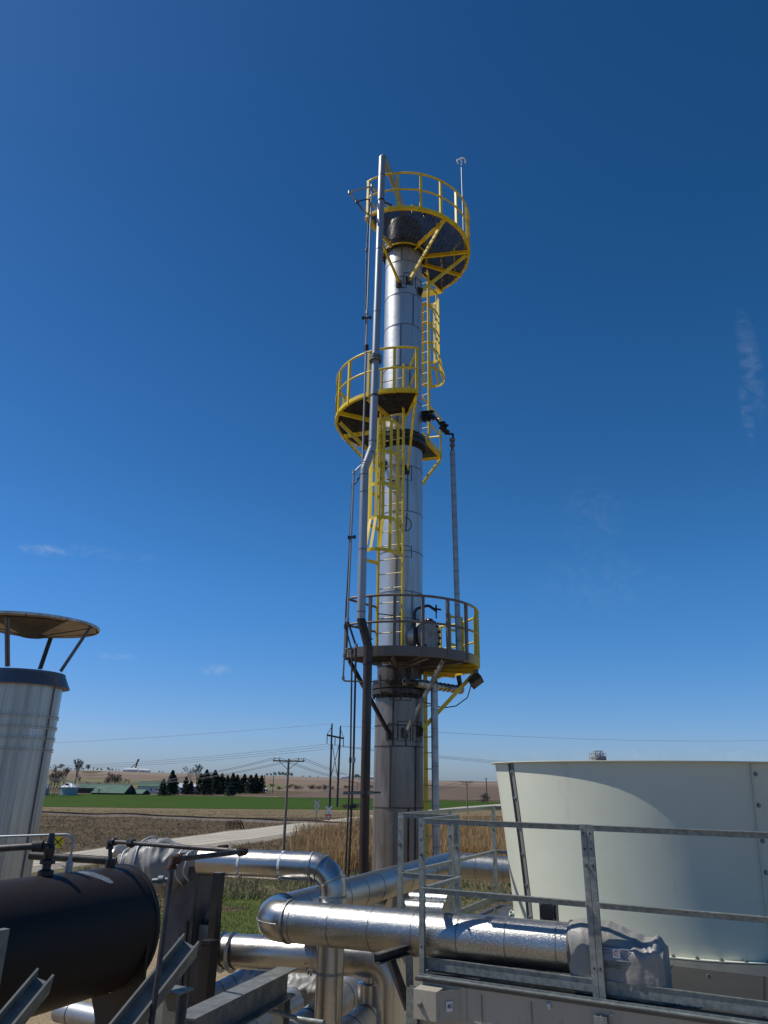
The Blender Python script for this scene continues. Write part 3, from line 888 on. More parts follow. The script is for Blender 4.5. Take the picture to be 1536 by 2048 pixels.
# distant grain leg (leaning dark conveyor)
q = P(268, 1546, 1390.); q.z = hgt(q.x, q.y)
r = thing('grain_elevator', q, 'thin dark grain leg rising above the white ridge barn', 'grain elevator')
mb = MB(); mb.bar(q, q+Vector((4, 0, 19)), 2.2, 2.2); build(mb, 'leg_casing', 'steel_d', r)
mb = MB(); mb.bar(q+Vector((4, 0, 19)), q+Vector((6, 0, 22)), 3.2, 2.6); mb.bar(q+Vector((4, 0, 17)), q+Vector((-8, 0, 6)), 1, 1); build(mb, 'head', 'steel_d', r)
# concrete silo peeking above the fan cylinder
q = P(1198, 1545, 150.); q.z = 0; top = P(1198, 1512, 150.).z
R_ = 15/F*150*1.0
r = thing('concrete_silo', q, 'concrete silo top with railing rising behind the white fan cylinder', 'silo')
mb = MB(); mb.lathe([(R_, 0), (R_, top-.9), (R_*.94, top), (0, top+.1)], q, Z, 28); build(mb, 'shell', 'conc', r)
mb = MB()
for k in range(12):
    a = 2*PI*k/12; e = Vector((math.cos(a), math.sin(a), 0))*R_*1.04; mb.bar(q+e+Z*(top-1.2), q+e+Z*(top+.55), .06, .06)
for z in (top-.3, top+.5):
    mb.tube([q+Vector((math.cos(2*PI*k/24)*R_*1.04, math.sin(2*PI*k/24)*R_*1.04, z)) for k in range(25)], .035, 5, False)
build(mb, 'railing', 'conc', r)
mb = MB()
for z in (.4, .75, 1.1): mb.box(q+Vector((0, -.5, top+z-.2)), (1.5, 1.5, .1))
for sx in (-1, 1):
    for sy in (-1, 1): mb.bar(q+Vector((sx*.7, -.5+sy*.7, top)), q+Vector((sx*.7, -.5+sy*.7, top+1.0)), .1, .1)
build(mb, 'roof_frame', 'conc', r)

# poles -------------------------------------------------------------------
def crossarm_pole(px, yb, yt, lab, armw=2.6):
    p = G(px, yb); h = P(px, yt, p.y).z-p.z
    r = thing('utility_pole', p, lab, 'utility pole', 'crossarm poles of the roadside line')
    top = Vector((p.x, p.y, p.z+h))
    mb = MB(); mb.tube([p-Z*.3, top], .14, 10, rs=[.17, .11]); build(mb, 'pole', 'wood', r)
    mb = MB(); a = Vector((math.cos(.15), math.sin(.15), 0))
    mb.bar(top-a*armw/2+Z*-.25, top+a*armw/2+Z*-.25, .12, .14)
    build(mb, 'crossarm', 'wood', r)
    mb = MB()
    for s_ in (-1, 1): mb.bar(top+a*s_*armw*.3-Z*.3, top-Z*1.15, .06, .06)
    build(mb, 'brace', 'wood', r)
    ins = []
    for t in (-.47, -.3, .3, .47):
        m2 = MB(); q = top+a*armw*t-Z*.18; m2.lathe([(.05, 0), (.09, .05), (.05, .12), (.08, .16), (.04, .26), (0, .27)], q, Z, 8); build(m2, 'insulator', 'conc', r); ins.append(q+Z*.26)
    return ins
i1 = crossarm_pole(567, 1700, 1517, 'grey wooden crossarm pole beside the road, left of the lattice frame', 3.4)
i2 = crossarm_pole(935, 1627, 1562, 'far wooden crossarm pole right of the tower ladder', 3.2)
i3 = crossarm_pole(868, 1612, 1500+60, 'far pole hidden beside the lagged riser', 3.2) if False else None
for px, yb, yt, lab in [(197, 1590, 1578, 'short pole between barn roofs'), (255, 1586, 1560, 'thin bare pole behind the farm house roof'), (424, 1590, 1551, 'thin pole before the windbreak row'), (527, 1588, 1550, 'thin pole at the right end of the windbreak'), (545, 1586, 1544, 'tall thin pole right of the white tank'), (974, 1606, 1556, 'thin bare pole beside the white fan cylinder'), (714, 1580, 1566, 'stub pole in the brown field left of the brown pipe')]:
    p = G(px, yb); t = P(px, yt, p.y)
    r = thing('wooden_pole', p, lab, 'pole', 'bare poles in the fields')
    mb = MB(); mb.tube([p, Vector((p.x, p.y, t.z))], .2, 8, rs=[.2, .14]); build(mb, 'shaft', 'wood_dk', r)
    mb = MB(); mb.box(Vector((p.x, p.y, t.z-.2)), (.9, .16, .16)); build(mb, 'cap_bracket', 'wood_dk', r)
# H-frame transmission structure
pa = G(657.5, 1614); h = P(663, 1447, pa.y).z
pb = G(675, 1612); pb = Vector((pb.x, pa.y+1.5, 0))
r = thing('transmission_frame', (pa+pb)/2, 'tall two pole wooden transmission frame with X braces in the green field', 'power pylon')
ta = Vector((pa.x, pa.y, h)); tb = Vector((P(681, 1452, pb.y).x, pb.y, P(681, 1452, pb.y).z)); pa2 = Vector((ta.x-.2, pa.y, 0)); 
ba = Vector((P(659, 1612, pa.y).x, pa.y, 0)); bb = Vector((P(674, 1610, pb.y).x, pb.y, 0))
for a, b in ((ba, ta), (bb, tb)):
    mb = MB(); mb.tube([a, b], .3, 8, rs=[.33, .22]); build(mb, 'pole', 'wood_dk', r)
z1 = P(663, 1475, pa.y).z
A1 = P(653.5, 1470, pa.y); B1 = P(688, 1477, pb.y)
mb = MB(); mb.bar(A1, B1, .3, .45); build(mb, 'crossarm', 'wood_dk', r)
mb = MB()
for s_, e in ((ta, A1), (tb, B1)):
    mb.bar(s_-Z*.8, e, .14, .14)
lo = lambda a, b, t: a.lerp(b, t)
mb.bar(lo(ba, ta, .32), lo(bb, tb, .80), .16, .16); mb.bar(lo(bb, tb, .32), lo(ba, ta, .80), .16, .16)
build(mb, 'brace', 'wood_dk', r)
hang = []
for t in (.03, .49, .97):
    q = lo(A1, B1, t); mb = MB(); n = 9
    pts = []; rs_ = []
    for k in range(n*2): pts.append(q-Z*(.3+2.0*k/(n*2))); rs_.append(.16 if k % 2 else .07)
    mb.tube(pts, .1, 8, rs=rs_); build(mb, 'insulator', 'steel_d', r); hang.append(q-Z*2.3)
def wire(name, a, b, sag, rad, lab, grp, m='wire'):
    mb = MB(); n = 24
    mb.tube([a.lerp(b, k/n)-Z*(sag*4*(k/n)*(1-k/n)) for k in range(n+1)], rad, 4, False)
    build(mb, name, m, None, origin=a, label=lab, cat='power line', group=grp)
# shield wires
for s_, t, nm in ((ta, 1, 'left'), (tb, 2, 'right')):
    if t == 1:
        wire('power_line', s_, P(-60, 1491, 330.), 1.0, .045, 'thin shield wire in a painted sunlit tone from the transmission frame leaving left across the sky', 'wires of the transmission frame', 'wire_sunlit')
    else:
        wire('power_line', s_, P(1600, 1479, 330.), 2.0, .035, 'thin shield wire from the transmission frame leaving right above the fan cylinder', 'wires of the transmission frame')
for i, q in enumerate(hang):
    wire('power_line', q, P(-60, 1530+i*3, 380.), 2.5, .035, ['left', 'middle', 'right'][i]+' conductor of the transmission frame running off to the left', 'wires of the transmission frame')
    wire('power_line', q, P(1250, 1533+i*3, 420.), 1.5, .035, ['left', 'middle', 'right'][i]+' conductor of the transmission frame running right behind the tower', 'wires of the transmission frame')
for i, (a, b) in enumerate(zip(i1, i2)):
    od = ['outer left', 'inner left', 'inner right', 'outer right'][i]
    wire('power_line', a, b, 2.6, .02, od+' roadside wire between the near pole and the far pole', 'wires of the roadside line')
    wire('power_line', a, P(60, 1545+i*2.0, 120.), 2.0, .02, od+' roadside wire leaving the near pole to the left', 'wires of the roadside line')

# signs ---------------------------------------------------------------------
def crossbuck(px, yb, yc, back, lab):
    p = G(px, yb); c = P(px, yc, p.y); s = 1.22 if not back else 1.1
    r = thing('railroad_crossbuck', p, lab, 'railroad sign', 'railroad crossing signs')
    mb = MB(); mb.bar(p-Z*.2, Vector((p.x, p.y, c.z+.3)), .11, .11); build(mb, 'post', 'signback' if not back else 'wood', r)
    for k, a in enumerate((PI/4+.05, -PI/4-.05)):
        mb = MB(); d = Vector((math.cos(a), 0, math.sin(a))); q = Vector((p.x, p.y-.08-.02*k, c.z))
        mb.box(q, (s*1.15, .012, .23), d, Vector((0, 1, 0)), d.cross(Vector((0, 1, 0))))
        bl = build(mb, 'sign_blade', 'signw' if not back else 'signback', r)
    return r, p, c
r, p, c = crossbuck(656, 1662, 1620, False, 'white railroad crossbuck with a red edged yield triangle beside the road')
q = Vector((p.x-.02, p.y-.1, P(657, 1635, p.y).z)); s = .52
mb = MB(); mb.poly([q+Vector((-s, 0, .42)), q+Vector((s, 0, .42)), q+Vector((0, 0, -.5))], -.02, (0, -1, 0)); tr = build(mb, 'yield_triangle', 'signr', r)
mb = MB(); s = .28; q = q+Vector((0, -.03, .02)); mb.poly([q+Vector((-s, 0, .23)), q+Vector((s, 0, .23)), q+Vector((0, 0, -.25))], -.004, (0, -1, 0)); build(mb, 'triangle_centre', 'signw', tr)
r, p, c = crossbuck(632, 1652, 1607, True, 'grey back of a second crossbuck beyond the road, double bladed')
for k, a in enumerate((PI/4+.3, -PI/4-.3)):
    mb = MB(); d = Vector((math.cos(a), 0, math.sin(a))); q = Vector((p.x, p.y-.06-.02*k, c.z-.85)); mb.box(q, (.95, .012, .2), d, Vector((0, 1, 0)), d.cross(Vector((0, 1, 0)))); build(mb, 'sign_blade', 'signback', r)
# yellow advance warning sign
p = G(118, 1735); c = P(115.5, 1684.5, p.y); p = Vector((c.x+.03, p.y, p.z))
r = thing('railroad_warning_sign', p, 'round yellow railroad advance sign with black X and two letters R', 'road sign')
mb = MB(); mb.bar(p-Z*.2, Vector((c.x+.03, c.y+.04, c.z+.4)), .06, .06); build(mb, 'post', 'galv', r)
Rr = 10.2/F*p.y*.98
fw = Vector((0.15, -1, 0)).normalized(); sx = Vector((1, .15, 0)).normalized()
mb = MB(); mb.lathe([(0, -.005), (Rr, -.005), (Rr, .005), (0, .005)], c, fw, 32, smooth=False); disc = build(mb, 'sign_disc', 'signy', r)
mb = MB()
for s_ in (-1, 1):
    d = (sx*s_*.72+Z*.69).normalized(); mb.box(c+fw*.009+fw*.002*s_, (Rr*1.95, .003, .13*Rr/.38*.6), d, fw, d.cross(fw))
build(mb, 'cross_stripe', 'ink', disc)
for s_ in (-1, 1): text_mesh('R', Rr*.62, c+fw*.012+sx*s_*Rr*.62, sx, Z, 'ink', disc, 'letter')

# rusty cattle gate
a = G(452, 1659); b = G(481, 1659)
r = thing('cattle_gate', a, 'rusty leaning cattle gate panel beside the track crossing', 'gate')
hg = P(455, 1644, a.y).z-a.z; mb = MB()
for k in range(6): mb.cyl(a+Z*(.15+hg*.95*k/5), b+Z*(.15+hg*.95*k/5)+Vector((0, 0, .1)), .045, 5)
for t in (0, .25, .5, .75, 1): mb.cyl(a.lerp(b, t), a.lerp(b, t)+Z*hg*1.05, .04, 5)
build(mb, 'panel', 'rust', r)
mb = MB(); mb.cyl(b+Vector((.6, 0, 0)), b+Vector((-.1, 0, hg*1.25)), .08, 6); mb.cyl(b+Vector((.3, 0, 0)), b+Vector((-.5, 0, hg*1.2)), .07, 6); build(mb, 'leaning_post', 'rust', r)

# ================================================================== DISTILLATION TOWER
TX, TY = .36, 14.8
TC = Vector((TX, TY, 0))
RT = .475
def tz(py, Y=TY-RT, px=797):      # height of an image row on the tower front
    return P(px, py, Y).z
TLEAN = Vector((.0035, 0, 0))     # the tower stands a hair out of plumb
def tc_(z): return TC + Z*z + TLEAN*max(0, z-6)
def tp(r, deg, z): a = math.radians(deg); return tc_(z)+Vector((r*math.cos(a), r*math.sin(a), 0))
zP1, zP2, zP3 = 9.22, 14.78, 19.62
tower = thing('distillation_column', TC, 'tall silver jacketed column with three yellow railed platforms and ladders', 'industrial tower')
M['cover_paint'] = mat('grimy_cover_paint', (.42, .41, .37), .5, .2, var=((.28, .27, .25), (6, 6, 6), .4, .65))
M['sooty_steel'] = mat('heat_stained_steel', (.13, .11, .095), .5, .5, var=((.05, .042, .036), (5, 5, 2), .4, .6))
M['seam_dark'] = mat('jacket_seam_edge', (.22, .22, .24), .5, .8)
def shell(name, z0, z1, r, m, seams, n=40, vseams=()):
    mb = MB(); mb.tube([tc_(z0), tc_(z1)], r, n)
    o = build(mb, name, m, tower)
    if seams or vseams:
        mb = MB()
        for z in seams: mb.lathe([(r-.002, -.012), (r+.007, -.010), (r+.007, .010), (r-.002, .012)], tc_(z), Z, n)
        for (deg, a, b) in vseams:
            mb.bar(tp(r+.002, deg, a), tp(r+.002, deg, b), .035, .012, up=(math.cos(math.radians(deg)), math.sin(math.radians(deg)), 0))
        build(mb, 'seam', 'seam_dark' if m != 'tower_low' else 'steel_d', o)
    return o
zf1 = tz(1376)
shell('skirt', 0, 5.4, .40, 'tower_low', [])
shell('lower_jacket', 5.35, zf1-.18, .485, 'tower_low', [tz(1450), tz(1492), tz(1616)], vseams=[(250, tz(1616), tz(1492)), (292, 5.4, tz(1616)), (255, tz(1492), tz(1392)), (285, tz(1492), tz(1450)), (310, 5.4, tz(1492))])
zf2 = tz(872)
sm = [tz(y) for y in (1294, 1235, 1181, 1100, 1021, 930)]
shell('flange_neck', zf1+.15, zP1-.06, RT-.02, 'sooty_steel', [])
shell('middle_jacket', zP1-.06, zf2-.22, RT, 'tower', sm, vseams=[(258, tz(1181), tz(1100)), (300, zf1+.3, tz(1181)), (268, tz(1294), tz(1235)), (285, tz(1021), tz(930))])
zf3 = tz(487)
sm = [tz(y) for y in (796, 729, 646, 584, 519)]
shell('upper_jacket', zf2+.2, zf3-.02, RT-.01, 'tower', sm, vseams=[(262, tz(729), tz(646)), (290, tz(796), tz(729)), (262, tz(519), tz(490)), (300, tz(646), tz(584)), (255, zf2+.2, tz(796))])
mb = MB(); mb.tube([tc_(zf3-.1), tc_(20.45)], RT-.005, 40); mb.lathe([(RT-.005, 20.45), (.44, 20.55), (.30, 20.66), (.12, 20.70), (0, 20.72)], tc_(0)+TLEAN*14, Z, 32)
build(mb, 'top_head', 'alu2', tower)
for z in (zf1, zf2, zf3+.05):
    mb = MB()
    mb.lathe([(.30, -.20), (.44, -.19), (.44, -.10), (.56, -.10), (.56, -.012), (.50, -.012), (.50, .012), (.56, .012), (.56, .10), (.44, .10), (.44, .19), (.30, .20)], tc_(z), Z, 40)
    for k in range(24):
        p = tp(.525, k*15, z); mb.cyl(p-Z*.17, p+Z*.17, .016, 6); mb.bolt(p+Z*.1, Z, .028, .03); mb.bolt(p-Z*.1, -Z, .028, .03)
    build(mb, 'body_flange', 'steel_d', tower)
# bolted clamp plates and sealant outlines
def pad(deg, z, w=.24, h=.34, r=RT):
    mb = MB(); da = math.degrees(w/2/r)
    c = [tp(r+.004, deg-da, z+h/2), tp(r+.004, deg, z+h/2), tp(r+.004, deg+da, z+h/2), tp(r+.004, deg+da, z-h/2), tp(r+.004, deg, z-h/2), tp(r+.004, deg-da, z-h/2)]
    mb.tube(c+[c[0]], .008, 5, False)
    build(mb, 'sealant_outline', 'steel_d', tower)
pad(282, tz(945)); pad(284, tz(1102), .22, .24); pad(262, tz(563)); pad(283, tz(556)); pad(322, tz(560)); pad(255, tz(1462), .2, .3, .485); pad(281, tz(1462), .26, .36, .485); pad(318, tz(1462), .26, .36, .485); pad(260, tz(1392), .22, .16, .485); pad(284, tz(1392), .22, .16, .485)
mb = MB(); zc0 = tz(1048)
mb.tube([tp(RT+.005, 281+17*math.cos(t)*.9, zc0+.15*math.sin(t)) for t in [2*PI*k/24 for k in range(25)]], .008, 5, False)
mb.bar(tp(RT+.01, 281, zc0-.15), tp(RT+.01, 284, zc0+.26), .02, .012, up=(0, -1, 0)); build(mb, 'sealant_outline', 'steel_d', tower)

# ------- platforms
def arc(r, a0, a1, z, n=None):
    n = n or max(3, int(abs(a1-a0)/5)+1)
    return [tp(r, a0+(a1-a0)*k/n, z) for k in range(n+1)]
def platform(z, a0, a1, ro, ri, m_rail, m_toe, posts, cut0=True, cut1=True, inner=True, beams=(), extra=None, rim_m=None, gdir=0., rails_to_inner=True, gh=.030, toe=(-.025, .062)):
    pl = thing('access_platform', tc_(z), None, None); pl.parent = tower; pl.location = tc_(z)-TC
    for k in ('category', 'label'): 
        if k in pl: del pl[k]
    # floor grating: real bearing bars and cross rods clipped to the sector
    mb = MB()
    def inside(x, y):
        rr = math.hypot(x, y); a = math.degrees(math.atan2(y, x))
        while a < a0: a += 360
        return ri < rr < ro-.02 and a <= a1
    gd = math.radians(gdir); c, s_ = math.cos(gd), math.sin(gd)
    for step, wbar, hbar, perp in ((.032, .006, gh, False), (.10, .010, .010, True)):
        k = -int(ro/step)
        while k*step < ro:
            v = k*step; run = None; u = -ro
            while u <= ro+.02:
                x, y = (u*c-v*s_, u*s_+v*c) if not perp else (-u*s_-v*c, u*c-v*s_)
                ok = inside(x, y)
                if ok and run is None: run = (x, y)
                if ok: last = (x, y)
                if not ok and run is not None:
                    if math.hypot(last[0]-run[0], last[1]-run[1]) > .02:
                        a = tc_(z)+Vector((run[0], run[1], -.015)); b = tc_(z)+Vector((last[0], last[1], -.015))
                        mb.bar(a, b, wbar, hbar)
                    run = None
                u += .03
            k += 1
    build(mb, 'floor_grating', 'steel_d', pl)
    # rim / toe board
    mb = MB(); R = arc(ro, a0, a1, z)
    path = R
    def ribbon(mb, path, zb, zt, th, close=False):
        n = len(path)
        for i in range(n-1):
            a, b = path[i], path[i+1]
            mb.bar(Vector((a.x, a.y, z+(zb+zt)/2)), Vector((b.x, b.y, z+(zb+zt)/2)), th, zt-zb)
    ribbon(mb, path, toe[0], toe[1], .01)
    for i in range(len(path)-1):       # lower flange of the rolled channel
        a, b = path[i], path[i+1]
        q = (TC-a); q.z = 0; q.normalize()
        mb.bar(a+Z*toe[0]+q*.03, b+Z*toe[0]+q*.03, .06, .008)
    build(mb, 'toe_board', m_toe, pl)
    mb = MB()
    if inner:
        ribbon(mb, arc(ri+.02, a0, a1, z), -.075, -.03, .012)
    for a in (a0, a1):
        mb.chan(tp(ri, a, z-.05), tp(ro, a, z-.05), .05, .10)
    for a in beams:
        mb.chan(tp(.5, a, z-.075), tp(ro-.02, a, z-.075), .05, .09)
    build(mb, 'floor_beam', rim_m or m_toe, pl)
    # railing
    mb = MB(); hts = (1.07, .56)
    for h in hts:
        pts = arc(ro, a0, a1, z+h)
        if rails_to_inner:
            if cut0: pts = [tp(ri+.12, a0, z+h)]+pts
            if cut1: pts = pts+[tp(ri+.12, a1, z+h)]
        mb.tube(pts, .026 if h > 1 else .023, 8)
    build(mb, 'railing', m_rail, pl)
    for a in posts:
        mb = MB(); q = Vector((math.cos(math.radians(a)), math.sin(math.radians(a)), 0))
        mb.bar(tp(ro-.012, a, z-.05), tp(ro-.012, a, z+1.07), .055, .055, up=q)
        build(mb, 'railing_post', m_rail, pl)
    return pl
def strut(pl, a_out, r_out, z_out, a_in, z_in, m, r_in=None):
    mb = MB(); a = tp(r_out, a_out, z_out); b = tp((r_in or RT)+.03, a_in, z_in)
    mb.chan(a, b, .04, .075, .007)
    o = build(mb, 'strut', m, pl)
    mb = MB(); q = Vector((math.cos(math.radians(a_in)), math.sin(math.radians(a_in)), 0))
    mb.box(b-q*.02, (.03, .14, .2), q); [mb.bolt(b+Vector((0, 0, dz))+q*.0, q, .016, .03) for dz in (-.05, .06)]
    mb.box(b+q*.02, (.09, .012, .16), q)
    build(mb, 'foot_plate', 'steel_d', pl)
# blend of soot and yellow for the lowest platform
def sooty_yellow():
    m = bpy.data.materials.new('soot_stained_yellow_paint'); m.use_nodes = True; t = m.node_tree; b = t.nodes['Principled BSDF']
    co = t.nodes.new('ShaderNodeTexCoord'); sp = t.nodes.new('ShaderNodeSeparateXYZ'); t.links.new(co.outputs['Object'], sp.inputs[0])
    n = t.nodes.new('ShaderNodeTexNoise'); n.inputs['Scale'].default_value = 5; n.inputs['Detail'].default_value = 8; t.links.new(co.outputs['Object'], n.inputs[0])
    ad = t.nodes.new('ShaderNodeMath'); ad.operation = 'MULTIPLY_ADD'; t.links.new(n.outputs['Fac'], ad.inputs[0]); ad.inputs[1].default_value = .9
    a2 = t.nodes.new('ShaderNodeMath'); a2.operation = 'MULTIPLY_ADD'; t.links.new(sp.outputs[1], a2.inputs[0]); a2.inputs[1].default_value = .55; t.links.new(sp.outputs[0], a2.inputs[2])
    t.links.new(a2.outputs[0], ad.inputs[2])
    r = t.nodes.new('ShaderNodeMapRange'); r.inputs['From Min'].default_value = 1.05; r.inputs['From Max'].default_value = 1.75; t.links.new(ad.outputs[0], r.inputs[0])
    x = t.nodes.new('ShaderNodeMix'); x.data_type = 'RGBA'; t.links.new(r.outputs[0], x.inputs[0]); x.inputs[6].default_value = (.13, .105, .09, 1); x.inputs[7].default_value = (.68, .50, .02, 1)
    t.links.new(x.outputs[2], b.inputs['Base Color']); b.inputs['Roughness'].default_value = .5
    return m
M['sooty'] = sooty_yellow()
R1 = 1.63
p1 = platform(zP1, 229, 416, R1, .58, 'sooty', 'sooty', [229, 248, 265, 284, 303, 322, 341, 352, 368, 390, 414], beams=(264, 288, 318, 345, 372, 400), toe=(-.07, .11))
strut(p1, 231, R1-.05, zP1-.12, 247, tz(1470), 'steel_d', .485)
strut(p1, 299, R1-.06, zP1-.12, 281, tz(1466), 'galv_dk', .485)
strut(p1, 352, R1-.05, zP1-.12, 322, tz(1462), 'yellow', .485)
R2 = 1.56
p2 = platform(zP2, 90, 281, R2, .56, 'yellow', 'yellow', [92, 112, 134, 157, 180, 200, 218, 240, 262, 280], beams=(120, 160, 205, 240), gdir=20)
strut(p2, 279, R2-.05, zP2-.1, 281, tz(940), 'yellow')
strut(p2, 190, R2-.1, zP2-.12, 215, tz(925), 'yellow')
strut(p2, 160, R2-.1, zP2-.12, 185, tz(935), 'yellow')
# right hand wing of the middle platform
wing = thing('platform_wing', tc_(zP2), None, None); wing.parent = tower; wing.location = tc_(zP2)-TC
qa = Vector((.50, .55, 0)); 
c0 = P(845, 872, 15.35); c1 = P(882, 909, 16.45); c0.z = c1.z = zP2-.02
c2 = Vector((TX+.1, 16.75, zP2-.02)); c3 = Vector((TX+.1, 15.45, zP2-.02))
poly4 = [c0, c1, c2, c3]
mb = MB()
for k in range(44):
    t = (k+.5)/44
    mb.bar(c0.lerp(c1, t), c3.lerp(c2, t), .005, .028)
for k in range(10):
    t = (k+.5)/10
    mb.bar(c0.lerp(c3, t), c1.lerp(c2, t), .008, .01)
build(mb, 'floor_grating', 'steel_d', wing)
mb = MB()
for a, b in ((c0, c1), (c1, c2)): mb.bar(a+Z*.02, b+Z*.02, .012, .19); mb.bar(a-Z*.07, b-Z*.07, .07, .01)
build(mb, 'toe_board', 'yellow', wing)
mb = MB()
for h in (1.07, .56): mb.tube([c0+Z*h, c1+Z*h, c1.lerp(c2, .75)+Z*h], .026, 8)
build(mb, 'railing', 'yellow', wing)
for q in (c0.lerp(c1, .3), c1, c1.lerp(c2, .6)):
    mb = MB(); mb.bar(q-Z*.04, q+Z*1.07, .045, .045); build(mb, 'railing_post', 'yellow', wing)
mb = MB(); mb.chan(c1-Z*.1, tp(RT, 35, tz(955)), .04, .075); build(mb, 'strut', 'yellow', wing)

R3 = 1.69
p3 = platform(zP3, 236, 410, R3, .56, 'yellow', 'yellow', [237, 263, 282, 300, 318, 338, 354, 372, 392, 409], beams=(305, 350, 382), gdir=15, gh=.021)
strut(p3, 239, R3-.08, zP3-.1, 255, tz(567), 'yellow')
strut(p3, 303, R3-.1, zP3-.1, 283, tz(560), 'yellow')
strut(p3, 352, R3-.1, zP3-.1, 325, tz(572), 'yellow')
mb = MB(); mb.bar(tp(R3, 410, zP3-.02), tp(1.6, 430, zP3-.02), .02, .19); build(mb, 'chord_beam', 'yellow', p3)
# small fittings on the top floor
mb = MB()
for a, r_, h in ((276, 1.5, .25), (288, 1.45, .18), (296, 1.5, .22), (312, 1.2, .3)):
    q = tp(r_, a, zP3); mb.tube([q, q+Z*h, q+Z*(h+.03)+Vector((.07, 0, 0)), q+Z*(h-.08)+Vector((.12, 0, 0))], .022, 8); mb.lathe([(.05, 0), (.05, .03), (0, .03)], q+Z*h*.5, Z, 10)
build(mb, 'vent_fitting', 'alu2', p3)
# ------- ladders
def ladder(mid, nrm, z0, z1, cage=None, w=.5, ra=0., m='yellow', top_flare=None):
    nrm = Vector(nrm).normalized(); sd = Vector((-nrm.y, nrm.x, 0))
    r = thing('ladder', mid+Z*z0, None, None); r.parent = tower; r.location = Vector((mid.x, mid.y, z0))-TC
    for s_ in (-1, 1):
        mb = MB(); a = mid+sd*s_*w/2
        mb.bar(a+Z*z0, a+Z*z1, .014, .065, up=sd) if False else mb.box(a+Z*(z0+z1)/2, (.03, .085, z1-z0), sd, nrm)
        build(mb, 'side_rail', m, r)
    mb = MB(); z = z0+.2
    while z < z1-.05:
        mb.cyl(mid-sd*w/2+Z*z, mid+sd*w/2+Z*z, .011, 8); z += .305
    build(mb, 'rung', 'ladder_rung', r)
    if cage:
        zc0, zc1, nh = cage
        cg = MB(); hp = []
        def hoop(z, f=1., drop=0):
            pts = []
            for k in range(17):
                t = -1.15+2.3*k/16
                x = sd*(math.sin(t*PI/2.3)*.37*f if abs(t) < 2 else 0)
                a = PI*k/16
                pts.append(mid + sd*(-math.cos(a)*(w/2+(.36-w/2)*math.sin(a)**.5)*f) + nrm*(math.sin(a)**.8*.72*f) + Z*z)
            return pts
        for k in range(nh):
            z = zc0+(zc1-zc0)*k/(nh-1)
            f = 1.28 if k == 0 else 1.0
            pts = hoop(z, f)
            if k == 0: pts[0] = mid-sd*w/2+Z*z; pts[-1] = mid+sd*w/2+Z*z
            for a, b in zip(pts[:-1], pts[1:]): cg.bar(a, b, .008, .075, up=Z)
            hp.append(pts)
        for j in (2, 4, 6, 8, 10, 12, 14):
            for k in range(nh-1):
                a, b = hp[k][j], hp[k+1][j]
                q = (a-mid); q.z = 0
                cg.bar(a, b, .062, .006, up=q)
        build(cg, 'safety_cage', m, r)
    return r
M['ladder_rung'] = mat('worn_rung_steel', (.55, .47, .30), .45, .3)
lm = TC+Vector((-.225, -.70, 0))+TLEAN*4
ladder(lm, (-.44, -.9, 0), zP1+.02, zP2+1.1, cage=(tz(1118, 13.9), zP2-.6, 5), w=.56)
lm3 = TC+Vector((.46, .66, 0))+TLEAN*10
ladder(lm3, (.57, .82, 0), zP2+.02, zP3+1.0, cage=(zP2+1.9, zP3-.5, 5), w=.5)
lm0 = TC+Vector((.655, .2, 0))
ladder(lm0, (.9, .45, 0), 0.3, zP1+.2, cage=None, w=.42)
# stand-off brackets of ladder two
mb = MB()
for y in (1100, 1230, 960):
    for s_ in (-1, 1):
        z = tz(y); a = lm + Vector((-.9, .44, 0))*s_*.28; mb.bar(a+Z*z, tp(RT-.02, 250 if s_ > 0 else 268, z), .05, .012, up=Z)
build(mb, 'ladder_bracket', 'steel_d', tower)
# manway on the lowest platform
mh = tp(RT, 320, zP1+.50); md = Vector((math.cos(math.radians(322)), math.sin(math.radians(322)), 0))
md = Vector((.80, -.60, 0)).normalized()
mw = thing('manway', mh, None, None); mw.parent = tower; mw.location = mh-TC
mc0 = Vector((TX, TY, zP1+.52))
mb = MB(); mb.lathe([(.27, .30), (.27, .72)], mc0, md, 32); mb.lathe([(.36, .42), (.39, .425), (.36, .43)], mc0, md, 32); build(mb, 'neck', 'tower', mw)
mb = MB(); mb.lathe([(.27, .64), (.36, .64), (.36, .70), (.27, .70)], mc0, md, 32)
build(mb, 'flange', 'steel_d', mw)
mb = MB(); mb.lathe([(.30, .705), (.36, .705), (.36, .78), (0, .78)], mc0, md, 32, smooth=False); cv = build(mb, 'cover', 'cover_paint', mw)
xx = Vector((-md.y, md.x, 0)); 
mb = MB()
for k in range(16):
    a = 2*PI*k/16; q = mc0+md*.78+xx*.32*math.cos(a)+Z*.32*math.sin(a); mb.bolt(q, md, .026, .04); mb.bolt(q-md*.14, -md, .026, .04)
build(mb, 'bolt_ring', 'black', mw)
mb = MB(); q = mc0+md*.66-xx*.40
mb.tube(fillet([q-Z*.3, q+Z*.48, q+Z*.58+md*.2+xx*.2, mc0+md*.92+Z*.5], .12, 5), .03, 8); mb.cyl(mc0+md*.92+Z*.5, mc0+md*.92+Z*.34, .015, 6); mb.cyl(mc0+md*.92+Z*.46, mc0+md*.92+Z*.62, .02, 6); mb.tube([mc0+md*.85+Z*.55-xx*.08, mc0+md*.97+Z*.53+xx*.1], .02, 6)
build(mb, 'davit_arm', 'black', mw)
# self closing yellow gate behind the manway
mb = MB(); q = tp(1.05, 352, zP1)
for dz in (.12, .42, .72, 1.0): mb.bar(q+Z*dz, q+Vector((.28, .30, dz)), .04, .04)
for t in (0, 1): mb.bar(q+Vector((.28*t, .30*t, .05)), q+Vector((.28*t, .30*t, 1.05)), .045, .045)
build(mb, 'swing_gate', 'yellow', p1)
